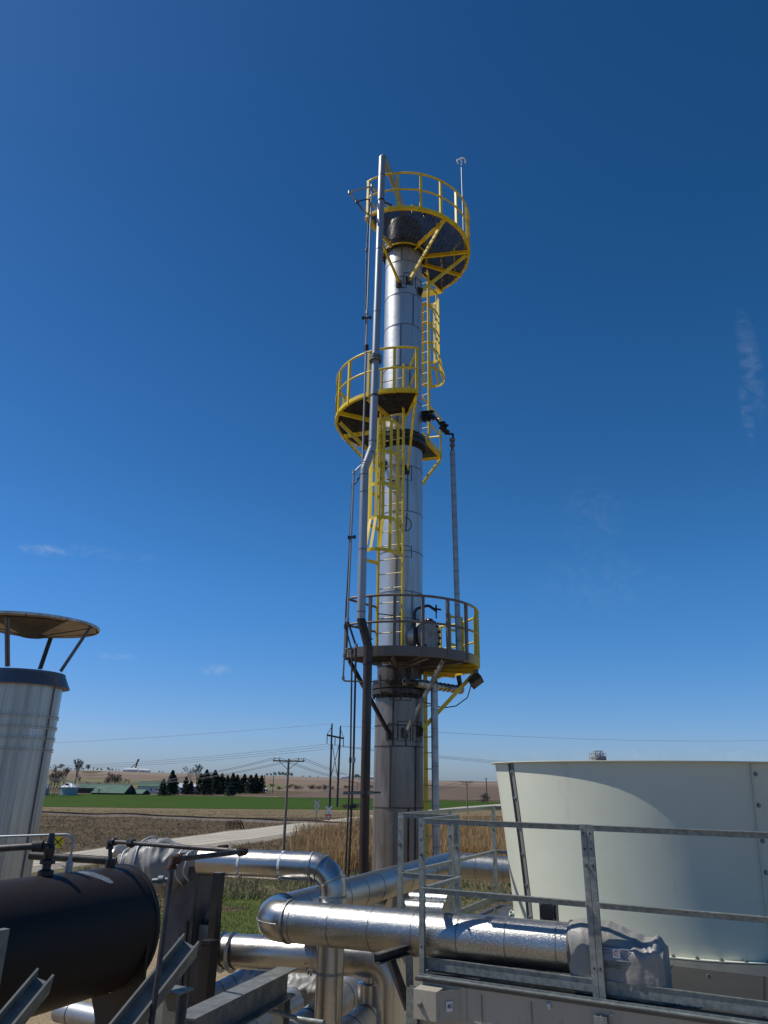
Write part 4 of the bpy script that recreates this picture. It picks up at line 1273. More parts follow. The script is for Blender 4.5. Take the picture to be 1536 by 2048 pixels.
# instrument nozzle on tower at the middle platform and black sample valves
mb = MB(); a = tp(RT-.03, 198, zP2+.60)
mb.cyl(a, a+Vector((-.28, -.20, .1)), .03, 8); mb.lathe([(0, 0), (.07, 0), (.07, .03), (0, .03)], a+Vector((-.28, -.20, .1)), Vector((-.8, -.5, .2)), 14); mb.tube([a+Vector((-.12, -.1, .04)), a+Vector((-.1, -.16, -.1)), a+Vector((-.02, -.14, -.4))], .01, 6); mb.cyl(a+Vector((-.2, -.15, .05)), a+Vector((-.34, -.1, .30)), .008, 6)
build(mb, 'pressure_gauge', 'steel_d', tower)

# ------- sample valve train and riser on the right
va = P(846, 836, 14.75); vb = P(870, 834, 14.6); vc = P(886, 857, 14.55); vd = P(897, 868, 14.5); ve = P(906, 868, 14.45); vf = P(906, 880, 14.45)
vt = thing('sample_valve_train', va, 'black valve train bridging from the column to the top of the lagged riser', 'valve')
mb = MB(); mb.tube(fillet([va-Vector((.15, 0, 0)), vb, vc, vd, ve, vf-Z*.1], .03, 4), .026, 8); build(mb, 'pipe', 'black', vt)
for q, s_ in ((va, .11), (va.lerp(vb, .35), .10), (va.lerp(vb, .7), .08), (vc, .07), (vc.lerp(vd, .5), .07)):
    mb = MB(); d = (vb-va).normalized() if q.z > vc.z+.1 else (vd-vc).normalized()
    mb.lathe([(.03, -.06), (s_, -.06), (s_, -.035), (.045, -.02), (.055, 0), (.045, .02), (s_, .035), (s_, .06), (.03, .06)], q, d, 14)
    mb.cyl(q, q+Z*.14, .02, 6); mb.lathe([(.02, .13), (.07, .135), (.07, .155), (.02, .16)], q, Z, 12); build(mb, 'valve_body', 'black', vt)
ra = P(905, 903, 14.45); rb = P(918, 1322, 14.45)
ri_ = thing('lagged_riser_pipe', Vector((rb.x, rb.y, zP1)), 'slim silver lagged riser with band joints right of the column', 'pipe')
mb = MB(); mb.tube([ra, Vector((rb.x, rb.y, zP1+.02))], .058, 16); bd = build(mb, 'lagging', 'lag', ri_)
mb = MB(); L = (ra-rb).length; dd = (rb-ra).normalized(); k = .1
while k < L: mb.ring(ra+dd*k, dd, .058, .014, .003, 16); k += .245
merge_in(bd, mb, 'seam_dark')
mb = MB(); q = Vector((ra.x, ra.y, ra.z)); mb.tube([q, q+Z*.14], .03, 8, rs=[.05, .02]); mb.lathe([(.03, .12), (.06, .12), (.06, .18), (.035, .2), (.035, .26), (.065, .26), (.065, .32), (.02, .32)], q, Z, 14); build(mb, 'top_valve', 'galv_dk', ri_)
# weather sensor mast on the top railing
q = tp(R3+.03, 336, zP3+.3)
top = P(923, 331, q.y)
q = Vector((top.x, q.y, q.z))
ws = thing('ring_sensor_mast', q, 'thin mast with a white open ring sensor on the top railing', 'sensor')
mb = MB(); mb.tube([q-Z*.35, Vector((top.x, top.y, top.z))], .018, 8); build(mb, 'mast', 'greypipe', ws)
mb = MB(); cc = Vector((top.x, top.y, top.z+.14)); mb.tube([cc+Vector((.11*math.cos(t), .02*math.cos(t*3), .11*math.sin(t))) for t in [math.radians(-30+k*12) for k in range(22)]], .018, 8, rs=None); mb.box(cc, (.05, .05, .07)); mb.cyl(cc-Z*.14, cc, .012, 6)
build(mb, 'ring_head', 'signw', ws)
# floodlight under the lowest platform
q = P(952, 1362, TY-.35)
fl_ = thing('floodlight', q, 'dark square floodlight hanging under the right edge of the lowest platform', 'floodlight')
ax = Vector((.80, -.05, .60)).normalized(); az = Vector((.5, -.55, -.66)).normalized(); az = (az-ax*az.dot(ax)).normalized()
mb = MB(); mb.box(q, (.26, .22, .11), ax, None, az); mb.box(q-az*.07, (.16, .16, .05), ax, None, az)
for k in range(6): mb.box(q-az*.10+ax*(-.07+.028*k), (.008, .14, .05), ax, None, az)
build(mb, 'housing', 'steel_d', fl_)
mb = MB(); mb.box(q+az*.058, (.20, .17, .006), ax, None, az); build(mb, 'lens', 'glass', fl_)
mb = MB(); mb.bar(q-ax*.05, tp(R1-.05, 353, zP1-.1), .05, .012); mb.box(tp(R1-.08, 353, zP1-.17), (.1, .12, .12)); build(mb, 'bracket', 'galv_dk', fl_)
mb = MB(); pts = [q-az*.1, P(935, 1395, TY-.2), P(912, 1412, TY-.1), P(885, 1416, TY-.1), P(862, 1408, TY), P(846, 1404, TY)]
mb.tube(fillet(pts, .08, 5), .011, 6); tag(build(mb, 'power_cable', 'black', None, origin=pts[0]), 'black cable sagging from the floodlight to the column', 'cable')
mb = MB(); pts = [P(842, 1242, 14.5), P(846, 1226, 14.5), P(849, 1222, 14.5), P(847, 1236, 14.5), P(841, 1246, 14.55)]
mb.tube(pts, .012, 6); tag(build(mb, 'instrument_cable', 'black', None, origin=pts[0]), 'short looping black cable at the column side above the manway', 'cable')
# lagged horizontal and riser right under lowest platform
h1 = P(833, 1366, 14.2); h2 = P(924, 1380, 14.9); v1 = P(868, 1372, 14.45); v2 = P(873, 1745, 14.45)
lp = thing('lagged_drop_pipe', Vector((v2.x, v2.y, 0)), 'silver lagged drop pipe below the lowest platform beside the yellow ladder', 'pipe')
mb = MB(); mb.tube([Vector((v1.x, v1.y, v1.z+.05)), Vector((v2.x, v2.y, v2.z)), Vector((v2.x, v2.y, .2))], .068, 16); bd = build(mb, 'lagging', 'lag', lp)
mb = MB(); z = 5.5
while z < v1.z-.1: mb.ring(Vector((v1.x+(v2.x-v1.x)*(v1.z-z)/(v1.z-v2.z), v1.y, z)), Z, .068, .014, .003, 16); z += .35
merge_in(bd, mb, 'seam_dark')
mb = MB(); mb.tube([h1, h2], .075, 16); hb = build(mb, 'cross_header', 'alu2', lp)
mb = MB(); dd = (h2-h1).normalized(); L = (h2-h1).length; k = .05
while k < L: mb.ring(h1+dd*k, dd, .075, .02, .012, 16); k += .11
merge_in(hb, mb, 'alu2')
mb = MB(); mb.tube([h1-dd*.22, h1], .05, 12, rs=[.03, .06]); mb.lathe([(.03, -.3), (.085, -.3), (.085, -.24), (.03, -.24)], h1, dd, 14); mb.cyl(P(917, 1352, 14.85), P(921, 1374, 14.85), .05, 10)
build(mb, 'end_fitting', 'steel_d', lp)
# sooty actuator clutter round the lower flange
mb = MB()
a = P(748, 1363, 14.15); b = P(838, 1363, 14.15)
mb.tube([a, b], .022, 8)
for k in range(22): mb.ring(a.lerp(b, k/22), (b-a), .022, .012, .018, 8)
mb.tube(fillet([P(760, 1350, 14.2), P(762, 1385, 14.2), P(800, 1388, 14.2)], .03, 4), .018, 6)
tag(build(mb, 'ribbed_hose', 'steel_d', None, origin=a), 'sooty ribbed hose wrapped round the column flange under the lowest platform', 'hose')
mb = MB(); pts = [P(697, 1303, 13.4), P(697, 1314, 13.4), P(688, 1317, 13.4), P(686, 1362, 13.4), P(770, 1364, 14.0)]
mb.tube(fillet(pts, .05, 5), .017, 8)
for q in (pts[2], pts[3]): mb.lathe([(.018, -.03), (.03, -.03), (.03, .03), (.018, .03)], q+Z*.05, Z, 8)
mb.lathe([(.01, 0), (.05, .01), (.05, .03), (.01, .04)], pts[0]+Z*.03, Z, 10)
tag(build(mb, 'steam_tubing', 'galv', None, origin=pts[2]), 'thin galvanised tube dropping from the left end of the lowest platform', 'tube')

# ------- overhead vapour line
Yp = 12.95
Av = [P(808, 405, TY), P(771, 305, Yp+.12), None]
q_top = P(765, 309, Yp); zt_ = q_top.z
tip = tc_(zt_); 
q1 = P(745, 895, Yp); q2 = P(729, 938, Yp); q3 = P(722, 1238, Yp); q4 = P(736, 1292, Yp); q5 = P(727, 1748, Yp)
vp = thing('overhead_vapour_pipe', Vector((q5.x, q5.y, 0)), 'long grey pipe looping over the column top with two offsets, brown at its foot', 'pipe')
top_pts = fillet([Vector((tip.x, tip.y, 20.6)), Vector((tip.x, tip.y, zt_)), Vector((q_top.x, q_top.y, zt_)), q1, q2, q3.lerp(q2, 0)], [.22, .17, .18, .18], 8)
mb = MB(); mb.tube(fillet([Vector((tip.x, tip.y, 20.6)), Vector((tip.x, tip.y, zt_)), Vector((q_top.x, q_top.y, zt_)), q1, q2, q3], [.22, .17, .18, .18], 8), .082, 20); build(mb, 'upper_run', 'greypipe', vp)
mb = MB(); low = [q3, q3+(q4-q3)*.03, q4, Vector((q5.x, q5.y, q5.z)), Vector((q5.x, q5.y, .3))]
mb.tube(fillet([q3+Z*.1, q3, q4, Vector((q5.x, q5.y, q5.z)), Vector((q5.x, q5.y, .3))], [.15, .15, .2], 8), .081, 20); lowo = build(mb, 'lower_run', 'rustpipe', vp)
fz = P(750, 718, Yp); fc = q_top.lerp(q1, (fz.z-q_top.z)/(q1.z-q_top.z))
mb = MB(); mb.lathe([(.08, -.055), (.135, -.055), (.135, -.01), (.10, -.005), (.10, .005), (.135, .01), (.135, .055), (.08, .055)], fc, Z, 24)
for k in range(10): a = 2*PI*k/10; q = fc+Vector((.118*math.cos(a), .118*math.sin(a), 0)); mb.cyl(q-Z*.09, q+Z*.09, .012, 6); mb.bolt(q-Z*.055, -Z, .02, .02); mb.bolt(q+Z*.055, Z, .02, .02)
build(mb, 'pipe_flange', 'galv_dk', vp)
def onpipe(py, a, b): z = P(745, py, Yp).z; return a.lerp(b, (z-a.z)/(b.z-a.z))
for py, a, b in ((402, q_top, q1), (792, q_top, q1), (1327, q4, q5), (1585, q4, q5)):
    q = onpipe(py, a, b); mb = MB(); mb.lathe([(.08, -.02), (.092, -.02), (.092, .02), (.08, .02)], q, Z, 20); mb.bar(q+Vector((.05, .02, 0)), q+Vector((.26, .12, 0)), .03, .03); build(mb, 'pipe_clamp', 'steel_d', vp)
mb = MB()
for py, a, b in ((352, q_top, q1), (500, q_top, q1), (625, q_top, q1), (985, q2, q3), (1100, q2, q3), (1442, q4, q5)):
    mb.ring(onpipe(py, a, b), Z, .082, .012, .003, 20)
for q, d in ((q1, Z), (q2, Z), (q3, Z), (q4, Z)): mb.ring(q+Z*.13, Z, .082, .014, .003, 20); mb.ring(q-Z*.13, Z, .082, .014, .003, 20)
build(mb, 'weld_bead', 'steel_d', vp)
# lower support strap with the two conduits
def line(name, pts, Y, r, m, lab, R=.04, clamps=()):
    pp = [P(x, y, (Y[i] if isinstance(Y, (list, tuple)) else Y)) for i, (x, y) in enumerate(pts)]
    o = thing(name, pp[-1], lab, 'tube')
    if name == 'instrument_air_tube':
        mb = MB(); mb.tube(fillet(pp[:7]+[pp[6]+(pp[7]-pp[6])*.05], R, 5), r, 10); build(mb, 'tube_run', m, o)
        mb = MB(); mb.tube(fillet([pp[6]]+pp[7:], R, 5), r, 10); build(mb, 'tube_run', 'rustpipe', o)
    else:
        mb = MB(); mb.tube(fillet(pp, R, 5), r, 10); build(mb, 'tube_run', m, o)
    mb = MB()
    for p in pp[1:-1]: mb.lathe([(r, -.04), (r*1.7, -.04), (r*1.7, .04), (r, .04)], p, Z, 10)
    build(mb, 'elbow_fitting', m if m != 'black' else 'steel_d', o)
    return o, pp
Yc = 13.0
A_, ppA = line('instrument_air_tube', [(731, 425), (699, 385), (744, 372), (734.5, 625), (725, 928), (708, 945), (695, 1240), (712, 1292), (707, 1520), (697, 1756)], [13.5, 12.9]+[Yc]*8, .02, 'greypipe', 'light grey thin tube running the full height left of the vapour pipe')
B_, ppB = line('electrical_conduit', [(729, 424), (713, 403), (740, 397), (733, 500), (727, 935), (721, 952), (705.5, 973), (690.5, 1253), (704, 1303), (701, 1520), (690.5, 1750)], [13.5, 12.95]+[Yc+.03]*9, .016, 'steel_d', 'dark thin conduit beside the light grey tube, farthest left of the column')
mb = MB(); q = P(733, 695, Yc); mb.lathe([(.02, -.06), (.05, -.05), (.05, -.015), (.03, 0), (.05, .015), (.05, .05), (.02, .06)], q, Z, 12); build(mb, 'hex_union', 'steel_d', A_)
mb = MB()
for (xa, xb, y) in ((726, 741, 636), (698, 709, 1075), (699, 709, 1614)):
    a, b = P(xa, y, Yc-.01), P(xb, y-1, Yc-.01); mb.bar(a, b, .03, .035); mb.box(a, (.05, .05, .06)); mb.box(b, (.05, .05, .06))
build(mb, 'tube_clamp', 'steel_d', A_)
mb = MB(); a, b = P(687, 1586, Yp+.05), P(747, 1585, Yp+.05); mb.bar(a-Vector((0, .12, 0)), b-Vector((0, .12, 0)), .012, .05); mb.bar(a+Vector((0, .1, 0)), b+Vector((0, .1, 0)), .012, .05)
tag(build(mb, 'pipe_support_strap', 'galv_dk', None, origin=a), 'short flat steel strap tying both conduits to the brown pipe', 'bracket')

# ================================================================== EXHAUST STACK at left
SY = 10.6
sc = P(50, 1345, SY); SCX = sc.x; RS = .545
zrim = sc.z
def sp(z): return Vector((SCX, SY, z))
st = thing('exhaust_stack', sp(0), 'wide streaked steel exhaust stack with conical rain cap at the left edge', 'exhaust stack')
def sz(py): return P(50-(py-1345)*.19, py, SY-RS).z
mb = MB(); mb.tube([sp(0), sp(zrim-.05)], RS, 56); build(mb, 'shell', 'stack', st)
ztop = sz(1336); zsk = sz(1366)
mb = MB(); mb.lathe([(RS-.02, ztop), (RS+.01, ztop), (RS+.015, ztop-.03), (RS+.10, zsk), (RS+.085, zsk), (RS, zsk+.05)], sp(0), Z, 56)
for k in range(9): 
    a = math.radians(200+k*20); mb.bolt(sp(ztop-.015)+Vector((math.cos(a), math.sin(a), 0))*(RS+.01), (math.cos(a), math.sin(a), 0), .012, .01)
build(mb, 'collar', 'stack_band', st)
mb = MB()
for y in (1429, 1451, 1474, 1498):
    for dz in (-.012, .018): mb.lathe([(RS-.002, -.010), (RS+.018, -.007), (RS+.018, .007), (RS-.002, .010)], sp(sz(y)+dz), Z, 56)
build(mb, 'joint_band', 'stack', st)
mb = MB(); a = math.radians(328)
for dg in (346, 205): 
    a = math.radians(dg); e = Vector((math.cos(a), math.sin(a), 0)); mb.bar(sp(0)+e*(RS+.003), sp(zsk)+e*(RS+.003), .02, .012, up=e)
build(mb, 'lock_seam', 'stack_band', st)
mb = MB()
def spt(deg, z, r=RS+.006): a = math.radians(deg); return sp(z)+Vector((math.cos(a)*r, math.sin(a)*r, 0))
dz0, dz1 = sz(1471), sz(1455)
d0, d1 = 315, 334
q = [spt(d0+(d1-d0)*k/6, dz0) for k in range(7)]+[spt(d1-(d1-d0)*k/6, dz1) for k in range(7)]
fs = [(k, k+1, 12-k, 13-k) for k in range(6)]
mb.add(q, fs); lb = build(mb, 'data_label', 'signw', st)
mb = MB()
for k in range(5): 
    z = dz0+(dz1-dz0)*(k+.7)/6
    for j in range(4): mb.bar(spt(d0+(d1-d0)*(j+.15)/4, z, RS+.008), spt(d0+(d1-d0)*(j+.75)/4, z, RS+.008), .0015, .004)
build(mb, 'label_print', 'ink_blue', lb)
# rain cap: shallow outer cone above, inverted cone below
cpx = P(66, 1245, SY); zc_ = cpx.z
cc = Vector((cpx.x+.02, SY, zc_)); RC_ = .93
cap = thing('rain_cap', cc, None, None); cap.parent = st; cap.location = cc-wloc(st)
mb = MB(); n = 24
zlip = P(60, 1222, SY-RC_).z
cc.z = zlip
prof = [(RC_, -.01), (RC_*.5, .06), (.02, .12)]
mb.lathe(prof, cc, Z, 40); mb.lathe([(RC_-.01, -.035), (RC_+.004, -.035), (RC_+.004, 0), (RC_, -.01)], cc, Z, 40)
build(mb, 'cap_cone', 'stack', cap)
mb = MB(); mb.lathe([(RC_*.99, -.03), (.02, -.20)], cc, Z, 10, smooth=False); build(mb, 'underside_cone', 'capin', cap)
mb = MB()
for k in range(10):
    a = 2*PI*k/10; e = Vector((math.cos(a), math.sin(a), 0)); mb.bar(cc+e*RC_*.97+Z*-.036, cc+Z*-.205, .012, .012)
build(mb, 'cone_seam', 'soot', cap)
mb = MB(); mb.lathe([(.20, -.172), (.16, -.19), (.02, -.208), (0, -.208)], cc, Z, 16); build(mb, 'soot_patch', 'soot', cap)
mb = MB(); mb.lathe([(RC_*.90, -.056), (.15, -.192)], cc+Z*-.004, Z, 4, math.radians(252), math.radians(288+36), smooth=False); build(mb, 'sooty_panel', 'soot2', cap)
def seg(a0, ax0, a1, ax1, w=.05):
    mb = MB(); mb.bar(a0, a1, w, .008, up=ax0); mb.bar(a0, a1, .008, w*.5, up=ax0); build(mb, 'cap_leg', 'stack_band', st)
for (xa, ya, xb, yb, Ya, Yb, w) in ((15, 1333, 14, 1222, SY-RS+.02, SY-RC_+.12, .07), (80, 1338, 103, 1271, SY+RS*.8, SY+RC_*.72, .07), (121, 1343, 182, 1252, SY-.05, SY-.10, .05)):
    seg(P(xa, ya, Ya), Vector((0, -1, 0.01)), P(xb, yb, Yb), None, w)

# ================================================================== BLACK TANK
TR = .435
tcf = P(236, 1851, 6.5)
tank = thing('black_tank', Vector((tcf.x, tcf.y, 0)), 'large matt black horizontal tank in the left foreground', 'tank')
ta_ = -V
mb = MB(); mb.lathe([(0, -.16), (.15, -.15), (TR*.7, -.10), (TR*.92, -.04), (TR, .02), (TR, 3.6), (TR*.9, 3.68), (0, 3.75)], tcf, ta_, 72)
build(mb, 'shell', 'tank', tank)
mb = MB(); mb.lathe([(TR, .0), (TR+.012, .004), (TR+.012, .03), (TR, .034)], tcf, ta_, 72); build(mb, 'end_rim', 'black', tank)
# scuff on the paint
mb = MB()
def tkp(s_, deg, r=TR+.002):
    a = math.radians(deg); return tcf+ta_*s_+U*(r*math.cos(a))+Z*(r*math.sin(a))
M['scuff'] = mat('pale_paint_scuff', (.16, .19, .22), .5, 0, var=((.06, .06, .07), (12, 12, 12), .4, .6))
ring_ = [(.50, 86, .03), (.47, 78, .05), (.44, 70, .05), (.40, 62, .04), (.37, 55, .02)]
vs = []
for s_, dg, w in ring_: vs += [tkp(s_-w, dg), tkp(s_+w, dg)]
mb.add(vs, [(2*i, 2*i+1, 2*i+3, 2*i+2) for i in range(4)], True); build(mb, 'paint_scuff', 'scuff', tank)
# saddles
for s_ in (.10, 2.6):
    mb = MB(); c_ = tcf+ta_*s_
    vs = []
    for w in (-.012, .012):
        for k in range(13):
            a = math.radians(258+92*k/12); vs.append(c_+ta_*w+U*math.cos(a)*(TR+.004)+Z*math.sin(a)*(TR+.004))
        vs += [c_+ta_*w+U*(TR+.01)-Z*(TR+.45), c_+ta_*w+U*.14-Z*(TR+.45)]
    n = 15
    mb.add(vs, [tuple(range(n-1, -1, -1)), tuple(range(n, 2*n))]+[(i, (i+1) % n, (i+1) % n+n, i+n) for i in range(n)]); build(mb, 'saddle', 'black', tank)
    for sd in (-1, 1):
        mb = MB(); q = c_+U*(.30+.09*sd); mb.ibeam(Vector((q.x, q.y, tcf.z-TR-.35)), Vector((q.x, q.y, 0)), .12, .12, up=V); build(mb, 'leg', 'black', tank)
# top pipework
def pxp(lst): return [P(*t) for t in lst]
def ptop(px, Yg):    # point on the tank crown under image column px
    best = None
    for k in range(200):
        q = tcf+ta_*(3.4*k/200)+Z*TR
        d = RM.transposed() @ (q-O); x = 768+F*d.x/-d.z
        if best is None or abs(x-px) < best[0]: best = (abs(x-px), q)
    return best[1]
g = thing('tank_relief_valve', ptop(95, 0), 'black relief valve standing on the black tank with a side outlet pipe', 'valve')
b0 = ptop(90, 0); 
mb = MB(); mb.lathe([(.055, 0), (.055, .03), (.03, .04), (.03, .07), (.052, .075), (.052, .10), (.03, .11), (.036, .14), (.038, .18), (.026, .21), (.024, .24), (.02, .28), (.0, .28)], b0, Z, 16)
mb.box(b0+Z*.185-Vector((.035, 0, 0)), (.07, .06, .06)); build(mb, 'valve_body', 'black', g)
d_ = (P(-80, 1703, b0.y-.1)-(b0+Z*.2)); 
mb = MB(); mb.tube([b0+Z*.2, P(-80, 1702, b0.y)], .024, 12); mb.lathe([(.024, .05), (.04, .05), (.04, .12), (.024, .12)], b0+Z*.2, d_, 10); build(mb, 'outlet_pipe', 'steel_d', g)
# thin bent tube
e0 = ptop(135, 0)
mb = MB(); mb.tube(fillet([e0, e0+Z*.12, Vector((e0.x+.01, e0.y, P(139, 1668, e0.y).z)), P(-80, 1676, e0.y)], [.03, .07], 6), .009, 8); mb.lathe([(.028, 0), (.028, .07), (.015, .075), (.015, .12), (0, .12)], e0, Z, 8)
tag(build(mb, 'bent_instrument_tube', 'greypipe', None, origin=e0), 'thin grey tube rising off the black tank and bending left', 'tube')
# horizontal pipe behind
mb = MB(); a = P(60, 1711, 7.1); b = P(232, 1722, 7.1); mb.tube([a, b], .034, 12); tag(build(mb, 'rusty_header_pipe', 'steel_d', None, origin=a), 'rough dark pipe lying just behind the crown of the black tank', 'pipe')
# black pipe loop
f0 = ptop(219, 0); Yf = f0.y
L1 = P(221, 1683, Yf); L2 = P(489, 1703, 5.6); L3 = P(346, 1719, 4.9); L4 = P(300, 2070, 4.7)
lpq = thing('black_pipe_loop', f0, 'black threaded pipe loop rising off the tank end, running right and dropping to the floor', 'pipe')
def pieces(pts, r, m, par, name='pipe_run'):
    for a, b in zip(pts[:-1], pts[1:]):
        mb = MB(); mb.tube([a, b], r, 14); build(mb, name, m, par)
pieces([f0, L1, L2, L3, L4], .0165, 'steel_d', lpq)
for q, d1, d2 in ((L1, Vector((0, 0, -1)), (L2-L1)), (L2, (L1-L2), (L3-L2)), (L3, (L2-L3), (L4-L3))):
    mb = MB(); d1 = d1.normalized(); d2 = d2.normalized(); mb.tube([q+d1*.05, q, q+d2*.05], .026, 12, rs=[.024, .028, .024])
    for d in (d1, d2): mb.lathe([(.016, .035), (.03, .035), (.03, .055), (.016, .055)], q, d, 12)
    build(mb, 'elbow', 'rust' if q is not L1 else 'black', lpq)
mb = MB(); q = L1.lerp(L2, .17); d = (L2-L1); mb.lathe([(.016, -.035), (.03, -.03), (.034, -.01), (.034, .01), (.03, .03), (.016, .035)], q, d, 8, smooth=False); build(mb, 'union', 'black', lpq); mb = MB(); mb.lathe([(.016, 0), (.04, 0), (.04, .06), (.016, .06)], f0, Z, 10); build(mb, 'weld_boss', 'black', lpq)
# ================================================================== BLANKETED VALVE + EXCHANGER
def blob_pipe(name, a, b, prof, parent, m, seed=0, n=40, seg=30, amp=.03, sq=1., fr=7.):
    """wrinkled wrap round an axis; prof list of (t, ry, rz)"""
    d = (b-a); L = d.length; d.normalize(); x = d.cross(Z).normalized(); y = x.cross(d)
    vs = []; fs = []
    for j in range(seg+1):
        t = j/seg
        for (t0, r0, s0), (t1, r1, s1) in zip(prof[:-1], prof[1:]):
            if t0 <= t <= t1+1e-6:
                f = (t-t0)/(t1-t0); f = f*f*(3-2*f); rx = r0+(r1-r0)*f; ry = s0+(s1-s0)*f; break
        for k in range(n):
            th = 2*PI*k/n; c, s_ = math.cos(th), math.sin(th)
            c2 = math.copysign(abs(c)**sq, c); s2 = math.copysign(abs(s_)**sq, s_)
            q = a+d*(L*t)+x*(rx*c2)+y*(ry*s2)
            nv = noise.noise(q*fr+Vector((seed, 0, 0)))
            rv = 1-abs(noise.noise(Vector((q.dot(d)*fr*1.6, q.dot(x)*fr*.7, q.z*fr*.7+seed*3))))*2.2
            q += (x*c2+y*s2)*(amp*nv+amp*.8*max(0, rv)-.4*amp)
            vs.append(q)
    fs = [(j*n+k, j*n+(k+1) % n, (j+1)*n+(k+1) % n, (j+1)*n+k) for j in range(seg) for k in range(n)]
    mb = MB(); mb.add(vs, fs, True); mb.add(vs[:n], [tuple(range(n-1, -1, -1))]); mb.add(vs[-n:], [tuple(range(n))])
    return build(mb, name, m, parent)
a = P(232, 1732, 8.3); b = P(402, 1732, 7.95)
vb_ = thing('blanketed_valve', (a+b)/2, 'valve wrapped in a wrinkled grey insulation blanket behind the black tank', 'insulated valve')
blob_pipe('blanket', a+(b-a)*.12, a+(b-a)*.88, [(0, .13, .13), (.1, .17, .17), (.35, .25, .25), (.62, .26, .25), (.8, .21, .19), (.9, .15, .15), (1, .12, .12)], vb_, 'fabric', 3, 64, 60, .028, .8, 6)
mb = MB(); mb.lathe([(.12, 0), (.20, .0), (.20, .03), (.12, .03)], a+(b-a)*.02, b-a, 32); build(mb, 'end_flange', 'alu2', vb_)
dv = (b-a).normalized()
mb = MB()
for t, r_ in ((.17, .175), (.40, .275), (.83, .17), (.9, .14)):
    q = a+(b-a)*t
    xd = dv.cross(Z).normalized(); yd = xd.cross(dv)
    mb.tube([q+xd*(r_*math.cos(w))+yd*(r_*math.sin(w))+dv*.012*math.sin(w*5) for w in [2*PI*k/36 for k in range(37)]], .009, 5, False)
build(mb, 'tie_cord', 'signback', vb_)
# exchanger under it
ex = thing('plate_exchanger', P(360, 1900, 7.6), 'dark grey blanket clad heat exchanger body under the blanketed valve', 'heat exchanger')
tl = P(342, 1766, 8.0); br = P(398, 1990, 8.0); c_ = Vector(((tl.x+br.x)/2+.0, 8.15, (tl.z+br.z)/2-.1)); hh = tl.z-br.z+.5
mb = MB(); mb.box(c_, (.36, .34, hh), U, V); build(mb, 'cladding', 'fabric_dk', ex)
mb = MB()
for dx in (-.18, .18): mb.bar(c_+U*dx-V*.17-Z*hh/2, c_+U*dx-V*.17+Z*hh/2, .03, .03, up=V)
mb.bar(c_+U*.12-V*.18+Z*.25, c_+U*.12-V*.18-Z*.3, .02, .02, up=V); build(mb, 'edge_strip', 'steel_d', ex)
mb = MB(); mb.box(c_+U*.06-V*.173-Z*.05, (.08, .01, .32), U, V); build(mb, 'flap', 'fabric', ex)
mb = MB(); mb.box(c_+U*.26+Z*.10, (.12, .2, .24), U, V); mb.tube([c_+U*.20+Z*.22, c_+U*.26+Z*.32, c_+U*.34+Z*.22], .05, 8, rs=[.03, .07, .02]); build(mb, 'terminal_box', 'galv_dk', ex)
mb = MB()
q = P(322, 1760, 6.6); mb.tube([P(305, 1762, 6.6), P(336, 1760, 6.6)], .02, 10); mb.lathe([(.02, -.02), (.035, -.02), (.035, .02), (.02, .02)], q, (1, 0, 0), 10); mb.tube([P(336, 1760, 6.6), P(334, 1800, 6.6)], .012, 8)
tag(build(mb, 'drain_nipple', 'galv', None, origin=q), 'short threaded nipple poking out of the tank end', 'pipe fitting')
# black square posts
for (xa, ya, xb, yb, Y, w, lab) in ((438, 1745, 404, 2080, 7.15, .075, 'black square post carrying the silver pipe by the lawn'), (420, 1880, 395, 2080, 6.9, .10, 'short wide black post left of the taller black square post'), (446, 1690, 446, 1712, 8.2, .08, 'brown post stub poking up behind the silver pipe')):
    a = P(xa, ya, Y); b = P(xb, yb, Y); r = thing('square_post', Vector((b.x, b.y, 0)), lab, 'post')
    mb = MB(); mb.bar(Vector((a.x, a.y, 0)) if Y < 8 else b, a, w, w, up=V); build(mb, 'post_tube', 'black' if Y < 8 else 'rust', r)
    mb = MB(); mb.box(a-Z*.02, (w*1.06, w*1.06, .012), U, V); build(mb, 'cap_plate', 'black' if Y < 8 else 'rust', r)

# ================================================================== BIG SILVER PIPES
def lagpipe(name, pts, r, R, m, lab, band=.35, bands_m='seam_dark', n=32, group=None, cat='insulated pipe', off=.2):
    pp = fillet(pts, R, 12)
    o = thing(name, pts[0], lab, cat, group)
    mb = MB(); mb.tube(pp, r, n); jk = build(mb, 'jacket', m, o)
    mb = MB(); acc = 0; nxt = off
    for a, b in zip(pp[:-1], pp[1:]):
        L = (b-a).length
        while nxt < acc+L:
            q = a.lerp(b, (nxt-acc)/L); mb.ring(q, b-a, r, .009, .0025, n); nxt += band
        acc += L
    merge_in(jk, mb, bands_m)
    return o, jk
u_ = (P(1152, 1896, 6.25)); 
# axis along U, leaving the elbow at the left
e1 = P(556, 1843, 6.25+ (u_.x-P(556, 1843, 6.9).x)*math.tan(UA)*.98)
el = P(531, 1838, e1.y+.09)
lr = P(905, 1730, 0.0001+ 1)
Vd = V
far = None
for k in range(400):       # follow V from the elbow until it passes the column of image x=905
    q = el+Vd*(k*.02); d = RM.transposed() @ (q-O); x = 768+F*d.x/-d.z
    if x >= 900: far = q; break
far_t = P(900, 1729, far.y)
rp = thing('x', (0, 0, 0), None, None); bpy.data.objects.remove(rp)
elb = el - (u_-el).normalized()*.0
r_big = .170
fz = Vector((far.x, far.y, far_t.z))
pend = P(1040, 1741, fz.y-.35)
bp, bj = lagpipe('large_stucco_pipe', [u_, elb, fz, pend+(pend-fz)*1.5], r_big, [.24, .26], 'stucco', 'largest silver pipe in front, elbowing back towards the column under the railing', .40, 'seam_dark', 48, off=.12)
